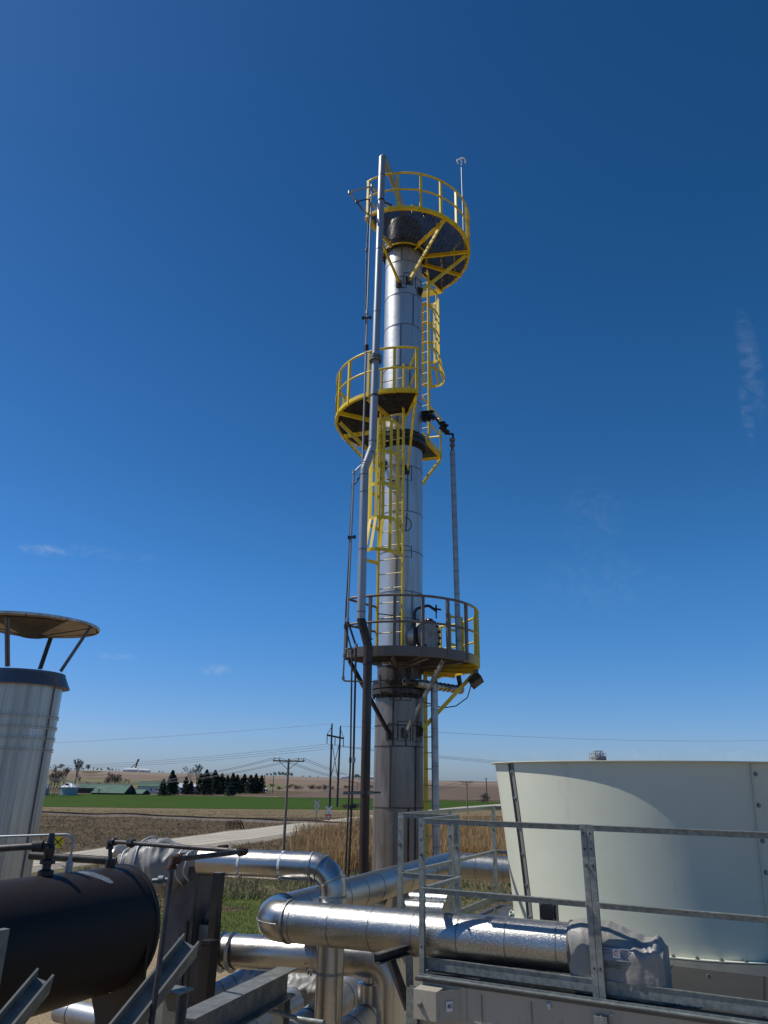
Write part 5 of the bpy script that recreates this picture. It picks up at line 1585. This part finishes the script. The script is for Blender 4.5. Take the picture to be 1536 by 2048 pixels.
# smooth elbow cover
mb = MB(); dA = (u_-elb).normalized(); dB = (fz-elb).normalized()
mb.tube(fillet([elb+dA*.27, elb, elb+dB*.27], .24, 14), r_big+.005, 48, False)
eb = build(mb, 'elbow_cover', 'alu2', bp)
mb = MB(); 
for d in (dA, dB): mb.ring(elb+d*.275, d, r_big, .02, .012, 48)
pp = fillet([elb+dA*.26, elb, elb+dB*.26], .24, 14); T = (elb-(elb+dA+dB)).normalized()
mb.tube([p+(-(dA+dB)).normalized()*0 + (p-(elb+(dA+dB)*.30)).normalized()*(r_big+.006)-Z*0 for p in pp], .006, 6, False)
build(mb, 'elbow_seam', 'galv', eb)
# trunnion leg under the second leg
q = elb.lerp(fz, .66)
mb = MB(); tx = P(765, 1790, q.y+.2); mb.tube([Vector((tx.x, tx.y, 0)), Vector((tx.x, tx.y, q.z-.05))], .105, 24); mb.tube([Vector((tx.x, tx.y, q.z-.45)), Vector((tx.x, tx.y, q.z-.12))], .11, 24, rs=[.11, .15]); build(mb, 'support_leg', 'alu', bp)
# pipe one: from the blanket to the elbow and down
a1 = P(404, 1723, 7.95); a2 = P(668, 1735, 7.45)
an = Vector((P(665, 1800, 7.45).x, 7.45, 0))
a2 = Vector((an.x+.0, 7.45, P(668, 1735, 7.45).z)); rb_ = .125
op, oj = lagpipe('silver_gooseneck_pipe', [a1, a2, Vector((a2.x, a2.y, .2))], rb_, .20, 'alu2', 'silver pipe from the blanketed valve that elbows straight down before the lawn', 5, 'alu2', 40, off=50)
mb = MB(); L = (a2-a1)
for t in (.33, .83): 
    q = a1+L*(t if t < .5 else .80)
for px in (491, 572):
    t = (px-404)/(668-404); q = a1+L*t; mb.ring(q, L, rb_, .026, .003, 40)
build(mb, 'strap', 'white', oj)
mb = MB()
xd = L.normalized().cross(Z).normalized(); yd = xd.cross(L.normalized())
for px in (491, 572):
    t = (px-404)/(668-404); q = a1+L*t
    for k in range(14):
        w = math.radians(60+k*22); e = xd*math.cos(w)+yd*math.sin(w); mb.box(q+e*(rb_+.004), (.016, .004, .016), L.normalized(), None, e)
merge_in(oj, mb, 'ink')
mb = MB()
for q, d in ((a2-L.normalized()*.21, L), (Vector((a2.x, a2.y, a2.z-.24)), Z), (Vector((a2.x, a2.y, a2.z-.85)), Z)): mb.ring(q, d, rb_, .018, .008, 40)
build(mb, 'joint_ring', 'galv', oj)
# raised gore edges of the elbow
mb = MB()
ce = a2-L.normalized()*.20-Z*.20
for ang in (22, 66):
    w = math.radians(ang); d = L.normalized(); e = d*math.sin(w)+Z*math.cos(w); tt = d*math.cos(w)-Z*math.sin(w)
    q = ce+e*.20; mb.lathe([(rb_-.005, -.012), (rb_+.016, -.004), (rb_+.016, .004), (rb_-.005, .012)], q, tt, 40)
build(mb, 'elbow_gore_edge', 'alu2', oj)
# lower pipe with dents
b1 = P(425, 1903, 8.6); b2 = P(776, 1919, 7.9)
b2b = Vector((b2.x, b2.y, b2.z-1.2))
lq, lj = lagpipe('dented_lower_pipe', [b1-U*.3, b2+U*.05, Vector((b2.x+.12, b2.y-.05, .5))], .155, .2, 'alu2', 'lower dented silver pipe crossing behind the vertical one and turning down', .62, 'alu2', 40, off=.9)
mb = MB()
for px in (448, 470): q = b1.lerp(b2, (px-425)/351); mb.lathe([(.15, -.02), (.185, 0), (.15, .02)], q, b2-b1, 36)
build(mb, 'crimp_ring', 'alu2', lj)
mb = MB(); q = b1.lerp(b2, (632-425)/351)
xd = (b2-b1).normalized().cross(Z).normalized(); yd = xd.cross((b2-b1).normalized()); dd = (b2-b1).normalized()
for k in range(14): w = math.radians(60+k*22); e = xd*math.cos(w)+yd*math.sin(w); mb.box(q+e*(.158), (.016, .004, .016), dd, None, e)
merge_in(lj, mb, 'ink')
# bottom clutter ---------------------------------------------------------
lagpipe('blue_grey_ground_pipe', [P(385, 2010, 10.2), P(522, 1940, 11.2)], .115, .1, 'lag', 'dull blue grey lagged pipe slanting over the gravel behind the beam', .22, 'steel_d', 28, group=None)
a = P(560, 1955, 10.3); b = P(648, 1990, 9.7)
wv = thing('wrinkled_elbow_blanket', (a+b)/2, 'crumpled grey blanket tied round a pipe elbow right of the gravel', 'insulated elbow')
blob_pipe('blanket', P(500, 1958, 10.6), P(655, 1985, 9.8), [(0, .12, .12), (.35, .15, .15), (.6, .19, .17), (.8, .24, .22), (1, .17, .16)], wv, 'fabric', 9, 48, 60, .045, 1, 9)
mb = MB()
for x_ in (590, 605, 640):
    q = P(500, 1958, 10.6).lerp(P(655, 1985, 9.8), (x_-500)/155); mb.tube([q+Vector((0, .2*math.cos(w), .2*math.sin(w))) for w in [2*PI*k/24 for k in range(25)]], .012, 5, False)
build(mb, 'tie_cord', 'fabric_dk', wv)
lagpipe('rack_pipe', [P(470, 2075, 8.6), P(588, 2005, 9.6)], .15, .1, 'lag', 'lagged pipe nearest the beam end at the bottom of the view', .3, 'steel_d', 28, 'lagged pipes on the rack')
lagpipe('rack_pipe', [P(560, 2090, 8.0), P(660, 2018, 8.9)], .15, .1, 'lag', 'lagged pipe slanting just left of the vertical silver pipe foot', .3, 'steel_d', 28, 'lagged pipes on the rack')
lagpipe('rack_pipe', [P(640, 2030, 8.4), P(745, 1948, 9.6)], .15, .1, 'lag', 'upper lagged pipe slanting up right of the vertical silver pipe', .3, 'steel_d', 28, 'lagged pipes on the rack')
lagpipe('rack_pipe', [P(680, 2085, 7.8), P(780, 2005, 8.8)], .15, .1, 'lag', 'lower lagged pipe slanting up right of the vertical silver pipe', .3, 'steel_d', 28, 'lagged pipes on the rack')
lagpipe('rack_pipe', [P(700, 1990, 9.9), P(640, 2060, 9.0)], .09, .1, 'alu2', 'thin bright lagged pipe between the slanting ones', .3, 'galv', 24, 'lagged pipes on the rack')
q = P(742, 1990, 8.4)
r = thing('stepped_silver_can', Vector((q.x, q.y, 0)), 'short upright silver can with a narrow neck left of the turned down pipe', 'pipe can')
zt2 = P(742, 1965, 8.4).z
mb = MB(); mb.lathe([(.145, 0), (.145, zt2-.28), (.16, zt2-.27), (.16, zt2-.25), (.145, zt2-.24), (.145, zt2), (.09, zt2+.01), (.09, zt2+.45), (0, zt2+.45)], Vector((q.x, q.y, 0)), Z, 36); build(mb, 'can_body', 'alu2', r)
# valve cap pipe seen through the railing
a = P(806, 1816, 9.6); b = P(892, 1822, 9.3)
r = thing('capped_manifold', a, 'bright stacked silver manifold cans seen through the railing near the column foot', 'manifold')
mb = MB(); mb.tube([a, b], .10, 28); [mb.ring(a.lerp(b, t), b-a, .10, .02, .004, 28) for t in (.05, .45, .9)]; build(mb, 'lower_can', 'stucco', r)
a2_ = P(822, 1797, 9.75); b2_ = P(898, 1801, 9.5); mb = MB(); mb.tube([a2_, b2_], .08, 24); [mb.ring(a2_.lerp(b2_, t), b-a, .08, .02, .004, 24) for t in (.1, .6)]; build(mb, 'upper_can', 'stucco', r)
mb = MB(); mb.tube([a-(b-a)*.1, a+(b-a)*.02], .11, 28); mb.tube(fillet([P(712, 1830, 9.8), P(735, 1800, 9.8), P(775, 1812, 9.7)], .1, 6), .075, 20); build(mb, 'elbow', 'alu2', r)
mb = MB(); [mb.bar(Vector((x.x, x.y, 0)), Vector((x.x, x.y, x.z-.08)), .06, .06) for x in (a, b)]; build(mb, 'stand', 'galv_dk', r)
# thin hose near the bottom
mb = MB(); pts = [P(440, 2075, 6.5), P(500, 2020, 6.6), P(545, 2022, 6.6), P(600, 2038, 6.5), P(648, 2045, 6.3)]
mb.tube(fillet(pts, .25, 6), .017, 8); tag(build(mb, 'grey_hose', 'galv', None, origin=pts[0]), 'thin grey hose crossing below the end of the steel beam', 'hose')

# ================================================================== STEEL BEAMS
def beam(a, b, w, h, lab, up=None, posts=(), m='galv_dk'):
    r = thing('steel_beam', a, lab, 'beam')
    mb = MB(); mb.ibeam(a, b, w, h, .012, up); build(mb, 'beam_section', m, r)
    for q in posts:
        mb = MB(); mb.ibeam(Vector((q.x, q.y, q.z)), Vector((q.x, q.y, 0)), .10, .10, .01, up=V); build(mb, 'post', m, r)
        mb = MB(); mb.box(q, (.14, .14, .012), U, V); build(mb, 'plate', m, r)
    return r
def beam2(end, back, w, h, lab, posts):
    return beam(back, end, w, h, lab, None, posts)
def webup(a, b, deg=-22):
    d = (b-a).normalized(); vw = ((a+b)/2-O).normalized(); u0 = d.cross(vw).normalized()
    if u0.z < 0: u0 = -u0
    return Matrix.Rotation(math.radians(deg), 3, d) @ u0
e_ = P(86, 1962, 4.55); bk = P(-70, 2150, 4.0)
beam(bk, e_, .12, .105, 'galvanised I beam brace ending in mid air at the lower left corner', webup(bk, e_), [Vector((e_.x-.02, e_.y-.12, e_.z-.2))])
e_ = P(380, 1890, 5.15); bk = P(205, 2110, 4.5)
beam(bk, e_, .12, .12, 'galvanised I beam brace rising between the tank and the exchanger', webup(bk, e_), [Vector((e_.x-.03, e_.y-.1, e_.z-.22))])
e_ = P(574, 1962, 7.0); bk = P(360, 2075, 5.2)
beam(bk, e_, .17, .20, 'long level steel beam at the bottom ending under the large pipe', None, [P(565, 1990, 6.95)])
a = P(748, 1916, 6.6); b = P(812, 1896, 6.75)
r = thing('pipe_support_bracket', a, 'dark angled channel bracket under the large silver pipe', 'bracket')
mb = MB(); mb.chan(a, b, .07, .07, .008); build(mb, 'arm', 'steel_d', r)
mb = MB(); mb.bar(P(782, 1920, 6.7), P(818, 2018, 6.6), .06, .05); build(mb, 'brace', 'steel_d', r)
mb = MB(); mb.bar(P(818, 1900, 6.8), P(822, 2090, 6.8), .06, .06); build(mb, 'stem', 'galv', r)
# lower left casing edge
mb = MB(); c_ = P(-22, 1955, 4.6); mb.box(c_, (.05, .12, .46), U, V)
r = thing('equipment_cabinet', c_, 'slanted grey panel edge at the very left below the tank', 'panel'); build(mb, 'panel_sheet', 'galv_dk', r)
mb = MB(); mb.bar(c_+U*.03-V*.06+Z*.23, c_+U*.03-V*.06-Z*.23, .012, .012); build(mb, 'panel_edge', 'fabric_dk', r)
# small bright flange pipe at the bottom left
a = P(318, 2030, 7.6); b = P(352, 2012, 8.0)
r = thing('flanged_stub', a, 'bright flanged pipe stub on the gravel between beam and black pipe', 'pipe stub')
mb = MB(); mb.tube([a, b+(b-a)*.6], .12, 32); build(mb, 'pipe_barrel', 'alu2', r)
mb = MB(); mb.lathe([(.1, -.02), (.15, -.02), (.15, .02), (.1, .02)], a, b-a, 32); mb.ring(a.lerp(b, .8), b-a, .12, .03, .004, 32); build(mb, 'flange', 'galv', r)
a = P(120, 2020, 9.0); b = P(235, 2045, 8.6)
lagpipe('low_grey_pipe', [a, b], .11, .1, 'lag', 'dull pipe glimpsed below the black tank over the gravel', .45, 'steel_d', 24)

# ================================================================== COOLING TOWER
DZ = 5.55
CC = Vector((3.4, 9.0, 0))
ct = thing('cooling_tower', Vector((3.0, 8.0, 0)), 'grey panelled cooling tower with a flared white fan cylinder on its deck', 'cooling tower')
A0 = P(842, 1640, 6.55); A0.z = DZ
B0 = A0+U*1.31; 
def onray(px, py, base, d):      # point base+d*t whose image column is px (searched)
    best = None
    for k in range(0, 1200):
        q = base+d*(k*.005); c = RM.transposed() @ (q-O)
        if -c.z < .1: break
        x = 768+F*c.x/-c.z
        if best is None or abs(x-px) < best[0]: best = (abs(x-px), q)
    return best[1]
zr = 6.70
base = A0.copy(); base.z = zr
Bt = onray(1172, 0, base, U); 
Rt = onray(1560, 0, base, U)
Ct = onray(913, 0, base, V)
Dt = Vector((P(800, 1620, Ct.y+.24).x, Ct.y+.24, zr)); 
Et = onray(899, 0, Dt, V); Ft = onray(985, 0, Dt, V)
Gt = Ft+U*2.2
# deck plate and casing
OUT = .05
dA = Vector((A0.x, A0.y, DZ))-U*.03-V*.06
def dk(u, v, z=DZ): return dA+U*u+V*v+Z*(z-DZ)
# deck boundary: front edge along U from A; left edge steps in behind the access notch
du = (Et-dA).dot(U)
W_, D_ = 5.2, (Ft-dA).dot(V)+.12
mb = MB()
vc0 = (Ct-dA).dot(V)
outl = [dk(0, 0), dk(W_, 0), dk(W_, D_), dk(du, D_), dk(du, vc0), dk(0, vc0)]
mb.poly([p-Z*.02 for p in outl], .02, Z); build(mb, 'deck_floor', 'deck', ct)
mb = MB()
mb.poly([dk(.05, .06, DZ+.004), dk(W_, .06, DZ+.004), dk(W_, 1.42, DZ+.004), dk(.05, 1.42, DZ+.004)], .004, Z); build(mb, 'front_walkway', 'deck2', ct)
mb = MB()
for u in (.9, 1.75, 2.45, 3.3): mb.bar(dk(u, .07, DZ+.0095), dk(u, 1.42, DZ+.0095), .012, .003)
build(mb, 'plate_joint', 'ink', ct)
mb = MB()
for u, v in [(.7+.45*k, 1.15) for k in range(4)]+[(.8+.3*k, 1.9+.5*k) for k in range(4)]+[(du+.15, 1.2+.5*k) for k in range(5)]: mb.bolt(dk(u, v), Z, .014, .03)
build(mb, 'deck_bolt', 'galv_dk', ct)
zb = .05
mb = MB()
for a, b in zip(outl, outl[1:]+outl[:1]):
    a_ = a-Z*.022; b_ = b-Z*.022
    mb.poly([Vector((a_.x, a_.y, zb)), Vector((b_.x, b_.y, zb)), b_, a_])
build(mb, 'casing_panel', 'casing', ct)
# front casing relief: recessed panels, corner posts and bolts
mb = MB(); fo = -V
for u in (.0, (Bt-dA).dot(U)+.02): mb.ibeam(dk(u, -.03, zb), dk(u, -.03, DZ-.06), .09, .07, .008, up=fo)
build(mb, 'corner_post', 'galv', ct)
mb = MB()
for u in (.55, .93, 1.9, 2.4): mb.bar(dk(u, -.008, 3.5), dk(u, -.008, DZ-.05), .004, .006, up=fo)
build(mb, 'panel_seam', 'galv_dk', ct)
mb = MB()
for u, z in ((.66, 5.12), (.88, 5.12), (.93, 5.12), (1.08, 5.13), (1.24, 5.15), (.50, 5.10), (1.5, 5.1), (1.62, 5.12), (2.0, 5.14)):
    q = dk(u, -.004, z+.19); mb.lathe([(.024, 0), (.024, .006), (0, .006)], q, fo, 12); mb.bolt(q, fo, .013, .024)
build(mb, 'panel_bolt', 'galv_dk', ct)
M['sealant'] = mat('white_sealant', (.7, .69, .64), .6)
mb = MB()
random.seed(3)
for u, z, s_ in ((1.06, 5.50, .018), (1.065, 5.485, .014), (1.5, 5.50, .008)): mb.lathe([(0, 0), (s_, .004), (s_*.8, .02), (0, .03)], dk(u, -.004, z), fo, 8)
for k in range(26): q = dk(1.18+.001*k+uni(0, .02), .55+uni(-.02, .02), DZ+.01); mb.lathe([(.011, -.004), (.012, .006), (0, .014)], q, Z, 6)
for k in range(60): q = dk(1.78+uni(0, .30), .26+uni(-.05, .05), DZ+.01); mb.lathe([(.012, -.004), (.014, .006), (0, .015)], q, Z, 6)
build(mb, 'sealant_bead', 'sealant', ct)
# fan cylinder with flare, rim flange and bolted seam strips
RB_, RTp = 1.85, 2.0; ZT = 7.20
fc_ = thing('fan_cylinder', CC+Z*DZ, None, None); fc_.parent = ct; fc_.location = CC+Z*DZ-wloc(ct)
def rad(z): t = (z-DZ)/(ZT-DZ); return RB_+(RTp-RB_)*(t**1.25)
pr = [(rad(DZ+(ZT-DZ)*k/14), DZ+(ZT-DZ)*k/14) for k in range(15)]
mb = MB(); mb.lathe(pr, CC, Z, 128); mb.lathe([(r-.012, z) for r, z in reversed(pr)], CC, Z, 128); build(mb, 'shell', 'white_fan', fc_)
mb = MB(); mb.lathe([(RTp-.014, ZT), (RTp+.055, ZT), (RTp+.055, ZT+.008), (RTp-.014, ZT+.008), (RTp-.014, ZT)], CC, Z, 128, smooth=False); build(mb, 'rim_flange', 'white_fan', fc_)
mb = MB(); mb.lathe([(RB_-.01, DZ+.005), (RB_+.06, DZ+.005), (RB_+.06, DZ+.013), (RB_+.003, DZ+.013)], CC, Z, 128, smooth=False); build(mb, 'base_flange', 'white_fan', fc_)
mb = MB()
for k in range(60): a = 2*PI*k/60; q = CC+Vector((math.cos(a), math.sin(a), 0))*(RB_+.035)+Z*(DZ+.013); mb.lathe([(.022, 0), (.022, .003), (.012, .003), (.012, .02), (0, .02)], q, Z, 8)
build(mb, 'base_bolt', 'galv_dk', fc_)
def colang(px, py, z, r):
    best = None
    for k in range(720):
        a = 2*PI*k/720; q = CC+Vector((math.cos(a), math.sin(a), 0))*r+Z*z
        if (q-O).dot(Vector((math.cos(a), math.sin(a), 0))) > 0: continue
        d = RM.transposed() @ (q-O); x = 768+F*d.x/-d.z
        if best is None or abs(x-px) < best[0]: best = (abs(x-px), a)
    return best[1]
for px in (1045, 1527):
    a = colang(px, 0, 6.4, rad(6.4))
    for a in ([a, a+PI] if px == 1045 else [a]):
        e = Vector((math.cos(a), math.sin(a), 0)); t = Vector((-e.y, e.x, 0))
        mb = MB(); zz = [DZ+.02+(ZT-DZ-.03)*k/14 for k in range(15)]
        for z0, z1 in zip(zz[:-1], zz[1:]):
            q0 = CC+e*(rad(z0)+.005)+Z*z0; q1 = CC+e*(rad(z1)+.005)+Z*z1
            mb.bar(q0, q1, .075, .008, up=e)
            mb.bar(q0-t*.036+e*.012, q1-t*.036+e*.012, .004, .03, up=e)
        so_ = build(mb, 'seam_strip', 'fan_strip' if px == 1045 else 'white_fan', fc_)
        mb = MB()
        for z in (DZ+.12, DZ+.42, DZ+.72, DZ+.98, DZ+1.28, DZ+1.55): q = CC+e*(rad(z)+.009)+Z*z; mb.lathe([(.022, 0), (.022, .004), (0, .004)], q, e, 12); mb.bolt(q, e, .012, .018)
        merge_in(so_, mb, 'galv')
# vibration switch
q = P(1098, 1822, 0.1+6.95)
a = colang(1098, 0, 5.85, rad(5.85)); 
sw = thing('vibration_switch', q, 'black switch box on a short black foot before the fan cylinder', 'switch box')
mb = MB(); mb.box(q, (.145, .09, .155), U, V); mb.box(q-V*.047, (.12, .01, .13), U, V); build(mb, 'housing', 'plastic_bk', sw)
mb = MB(); mb.bar(q-Z*.08, Vector((q.x, q.y, DZ+.1)), .06, .03); mb.bar(Vector((q.x, q.y, DZ+.1)), Vector((q.x, q.y, DZ)), .07, .04); build(mb, 'foot', 'plastic_bk', sw)
mb = MB()
for sx in (-.055, .055):
    for sz_ in (-.055, .055): mb.bolt(q+U*sx-V*.05+Z*sz_, -V, .006, .006)
build(mb, 'cover_screw', 'galv', sw)

# ------- guard rail
gr = thing('guard_railing', Vector((A0.x, A0.y, DZ)), 'galvanised steel guard railing with toe boards round the cooling tower deck', 'railing')
RTP = .055
def gpost(top, zb_=DZ-.02, w=RTP, up=None, double=0):
    for k in range(1+(1 if double else 0)):
        q = top+U*(double*k)
        mb = MB(); mb.angle(Vector((q.x, q.y, zb_)), Vector((q.x, q.y, top.z)), w, .006, up=-V, fx=1, fy=1); mb.angle(Vector((q.x, q.y, zb_)), Vector((q.x, q.y, top.z)), -w if k else -w, .006, up=-V, fx=1, fy=1) if False else None
        o = build(mb, 'post', 'galv', gr)
def chan_post(q, w=.043, d=.04, zb_=DZ-.03, zt=zr, side=1):
    """folded channel post, open face sideways, with bolt holes"""
    mb = MB(); a = Vector((q.x, q.y, zb_)); b = Vector((q.x, q.y, zt))
    h = w/2; t = .005
    p = [(-h, 0), (h, 0), (h, d), (h-t, d), (h-t, t), (-h+t, t), (-h+t, d), (-h, d)]
    vs = [a+U*x+V*y for x, y in p]+[b+U*x+V*y for x, y in p]
    n = 8; mb.add(vs, [(i, (i+1) % n, (i+1) % n+n, i+n) for i in range(n)]+[tuple(range(n-1, -1, -1)), tuple(range(n, 2*n))])
    o = build(mb, 'post', 'galv', gr)
    mb = MB()
    for dz in (.06, .17, .95):
        mb.lathe([(.007, .0), (.007, .0015), (0, .0015)], Vector((q.x, q.y, zt-dz))-V*.0+U*0, -V, 10, smooth=False)
    merge_in(o, mb, 'ink')
    mb = MB(); qq = Vector((q.x, q.y, zt-.28)); mb.bolt(qq, -V, .013, .018); mb.cyl(qq, qq-V*.035, .007, 6); merge_in(o, mb, 'galv_dk')
def rail(a, b, nm='top_rail', h=.043, w=.035):
    mb = MB(); mb.angle(a, b, h, .005, fx=1, fy=-1); d = (b-a).normalized()
    # thickness read: outer face plus returned lip
    mb.bar(a-Z*(h-.003), b-Z*(h-.003), .012, .005)
    build(mb, nm, 'galv', gr)
At = Vector((A0.x, A0.y, zr))
chan_post(At, zt=zr+.0, zb_=DZ-.06); chan_post(Bt-U*.023, zb_=DZ-.06); chan_post(Bt+U*.023, zb_=DZ-.06); chan_post(Rt+U*.3)
chan_post(Ct-U*.01); chan_post(Dt); chan_post(Et, side=-1); chan_post(Ft); chan_post(Gt)
mid = -.52
for a, b in ((At+U*.02, Bt-U*.045), (Bt+U*.045, Rt+U*.3)):
    rail(a-V*.006, b-V*.006); rail(a+Z*mid-V*.006, b+Z*mid-V*.006, 'mid_rail')
rail(At+V*.03, Ct-V*.02); rail(At+V*.03+Z*mid, Ct-V*.02+Z*mid, 'mid_rail')
rail(Dt+U*.03-V*.006, Ct-U*.03-V*.006); rail(Dt+U*.03+Z*mid-V*.006, Ct-U*.03+Z*mid-V*.006, 'mid_rail')
rail(Dt+V*.03, Et-V*.02); rail(Et+V*.05, Ft-V*.02); rail(Ft+U*.03, Gt)
rail(Dt+V*.03+Z*mid, Et-V*.02+Z*mid, 'mid_rail'); rail(Et+V*.05+Z*mid, Ft-V*.02+Z*mid, 'mid_rail'); rail(Ft+U*.03+Z*mid, Gt+Z*mid, 'mid_rail')
def toe(a, b, h=.115):
    a = Vector((a.x, a.y, DZ)); b = Vector((b.x, b.y, DZ)); mb = MB()
    mb.bar(a+Z*(h/2+.022), b+Z*(h/2+.022), .006, h-.035)
    mb.bar(a+Z*(h+.005), b+Z*(h+.005), .02, .005)
    build(mb, 'toe_board', 'galv', gr)
toe(At+V*.055, Bt+V*.055); toe(Bt+V*.055, Rt+U*.3+V*.055)
toe(dk(du, vc0)+U*.02, Ft+V*.03+U*.02); toe(Ft+V*.04, Gt+V*.04)
# deck edge angle below the toe board
mb = MB(); a = dk(.04, -.012, DZ+.02); b = dk(W_, -.012, DZ+.02)
mb.bar(a, b, .008, .03); mb.bar(a-V*.02, b-V*.02, .045, .005)
build(mb, 'edge_angle', 'galv', ct)
# junction box
q = dk(.20, -.10, 5.42)
jb = thing('junction_box', q, 'small pale grey box bolted to the cooling tower corner under the railing', 'junction box')
mb = MB(); mb.box(q-U*.04+V*.0, (.19, .14, .19), U, V); build(mb, 'box_body', 'casing', jb)
mb = MB(); mb.poly([q+U*.055-V*.07+Z*.095, q+U*.055-V*.07-Z*.095, q+U*.18+V*.095-Z*.095, q+U*.18+V*.095+Z*.095], .006, (-1, 0, 0)); 
mb.box(q+U*.205+V*.094, (.05, .006, .22), U, V); build(mb, 'mounting_flange', 'casing', jb)
mb = MB(); mb.lathe([(.02, 0), (.02, .01), (.012, .014), (.012, .03), (0, .03)], q-U*.08-V*.07, -V, 12); build(mb, 'knob', 'galv_dk', jb)
fd = ((q+U*.18+V*.095)-(q+U*.055-V*.07)).normalized(); fn = fd.cross(Z)
cq = (q+U*.1175+V*.0125)
if fn.dot(-V) < 0: fn = -fn
mb = MB(); mb.box(cq+fn*.008-Z*.005, (.055, .002, .065), fd, -fn); jl = build(mb, 'label_plate', 'signw', jb)
text_mesh('40', .04, cq+fn*.011-Z*.005, fd, Z, 'ink', jl, 'letter')

# ------- insulation blanket at the end of the large pipe
du_ = (u_-el).normalized()
bl = thing('pipe_end_blanket', Vector((u_.x, u_.y, DZ)), 'slumped grey insulation blanket with label over the right end of the large pipe', 'insulation blanket')
def blanket():
    n, seg = 72, 80; L = .67; vs = []
    x = du_.cross(Z).normalized()        # towards the viewer side
    if x.y > 0: x = -x
    prof = [(0, .175, .18, .18), (.05, .185, .195, .28), (.16, .20, .205, .29), (.34, .205, .20, .29), (.55, .21, .175, .29), (.78, .22, .12, .29), (.93, .215, .095, .29), (1., .19, .06, .29)]
    for j in range(seg+1):
        t = j/seg
        for p0, p1_ in zip(prof[:-1], prof[1:]):
            if p0[0] <= t <= p1_[0]+1e-6:
                f = (t-p0[0])/(p1_[0]-p0[0]); f = f*f*(3-2*f); w, up_, dn = [p0[i]+(p1_[i]-p0[i])*f for i in (1, 2, 3)]; break
        for k in range(n):
            th = 2*PI*k/n; c, s_ = math.cos(th), math.sin(th)
            if s_ >= 0: c2 = math.copysign(abs(c)**.75, c); s2 = abs(s_)**.8*up_
            else: c2 = math.copysign(abs(c)**.35, c); s2 = -abs(s_)**.45*dn
            q = u_+du_*(L*t-.02)+x*(w*c2)+Z*s2
            e = (x*c2+Z*(s2/max(up_, dn))).normalized()
            nv = noise.noise(q*4.0)
            # creases fanning from the right shoulder and a pinched ridge
            r1 = 1-abs(noise.noise(Vector((t*9+s2*6, c*2.0, 4.0))))*3
            fold = .008*max(0, r1)*(.35+t)
            top = max(0, s_)
            dent = -.035*math.exp(-((t-.62)/.10)**2)*top - .03*math.exp(-((t-.80)/.05)**2)*top + .035*math.exp(-((t-.93)/.045)**2)*top
            pk = -.022*math.exp(-((t-.50)/.09)**2-((s_-.15)/.25)**2)*(1 if c > 0 else 0) + .02*math.exp(-((t-.68)/.12)**2-((s_-.1)/.3)**2)*(1 if c > 0 else 0)
            q += e*(.011*nv+fold*.8+dent+pk)
            q.z = max(q.z, DZ+.006)
            vs.append(q)
    mb = MB(); mb.add(vs, [(j*n+k, j*n+(k+1) % n, (j+1)*n+(k+1) % n, (j+1)*n+k) for j in range(seg) for k in range(n)], True)
    mb.add(vs[-n:], [tuple(range(n))]); mb.add(vs[:n], [tuple(range(n-1, -1, -1))])
    return build(mb, 'blanket_cover', 'fabric', bl), x
bc, xf = blanket()
# sewn label
lc = u_+du_*.31+xf*.232+Z*.02
tl_ = Z*.97+(-xf)*.10; tl_.normalize()
def lab(u0, u1, z0, z1, m, nm, par, off=0):
    mb = MB(); c = lc+du_*((u0+u1)/2)+tl_*((z0+z1)/2)+xf*off; mb.box(c, (u1-u0, .0015, z1-z0), du_, xf, tl_); return build(mb, nm, m, par)
M['label_dk'] = mat('faded_label_cloth', (.22, .24, .27), .6)
l0 = lab(-.14, .12, -.035, .045, 'label_dk', 'sewn_label', bc)
l1 = lab(.0, .045, -.02, .04, 'signw', 'logo_field', l0, .002) if False else None
mb = MB(); c = lc+du_*.03+tl_*.012+xf*.003; mb.box(c, (.05, .001, .055), du_, xf, tl_); build(mb, 'logo_field', 'signw', bl)
mb = MB(); mb.tube([c+xf*.002+du_*(.016*math.cos(w))+tl_*(.016*math.sin(w)) for w in [math.radians(40+k*14) for k in range(21)]], .0035, 6, False); mb.bar(c+xf*.002-du_*.004-tl_*.006, c+xf*.002+du_*.010+tl_*.008, .004, .003, up=xf); build(mb, 'round_emblem', 'orange', bl)
mb = MB()
for k in range(5): mb.bar(lc+xf*.002+du_*.062+tl_*(.034-.013*k), lc+xf*.002+du_*(.112-.006*(k % 2))+tl_*(.034-.013*k), .001, .004, up=xf)
for k in range(2): mb.bar(lc+xf*.002-du_*.13+tl_*(.03-.02*k), lc+xf*.002-du_*.01+tl_*(.03-.02*k), .001, .006, up=xf)
build(mb, 'label_print', 'ink', bl)
text_mesh('Bends', .045, lc+xf*.012+du_*.0-tl_*.065, du_, tl_, 'ink', bl, 'handwriting')
# dark seam where the blanket is tied to the pipe
mb = MB(); mb.lathe([(r_big+.002, -.03), (r_big+.018, -.03), (r_big+.018, -.015), (r_big+.002, -.015)], u_+du_*.0, du_, 48); build(mb, 'tie_band', 'fabric_dk', bl)
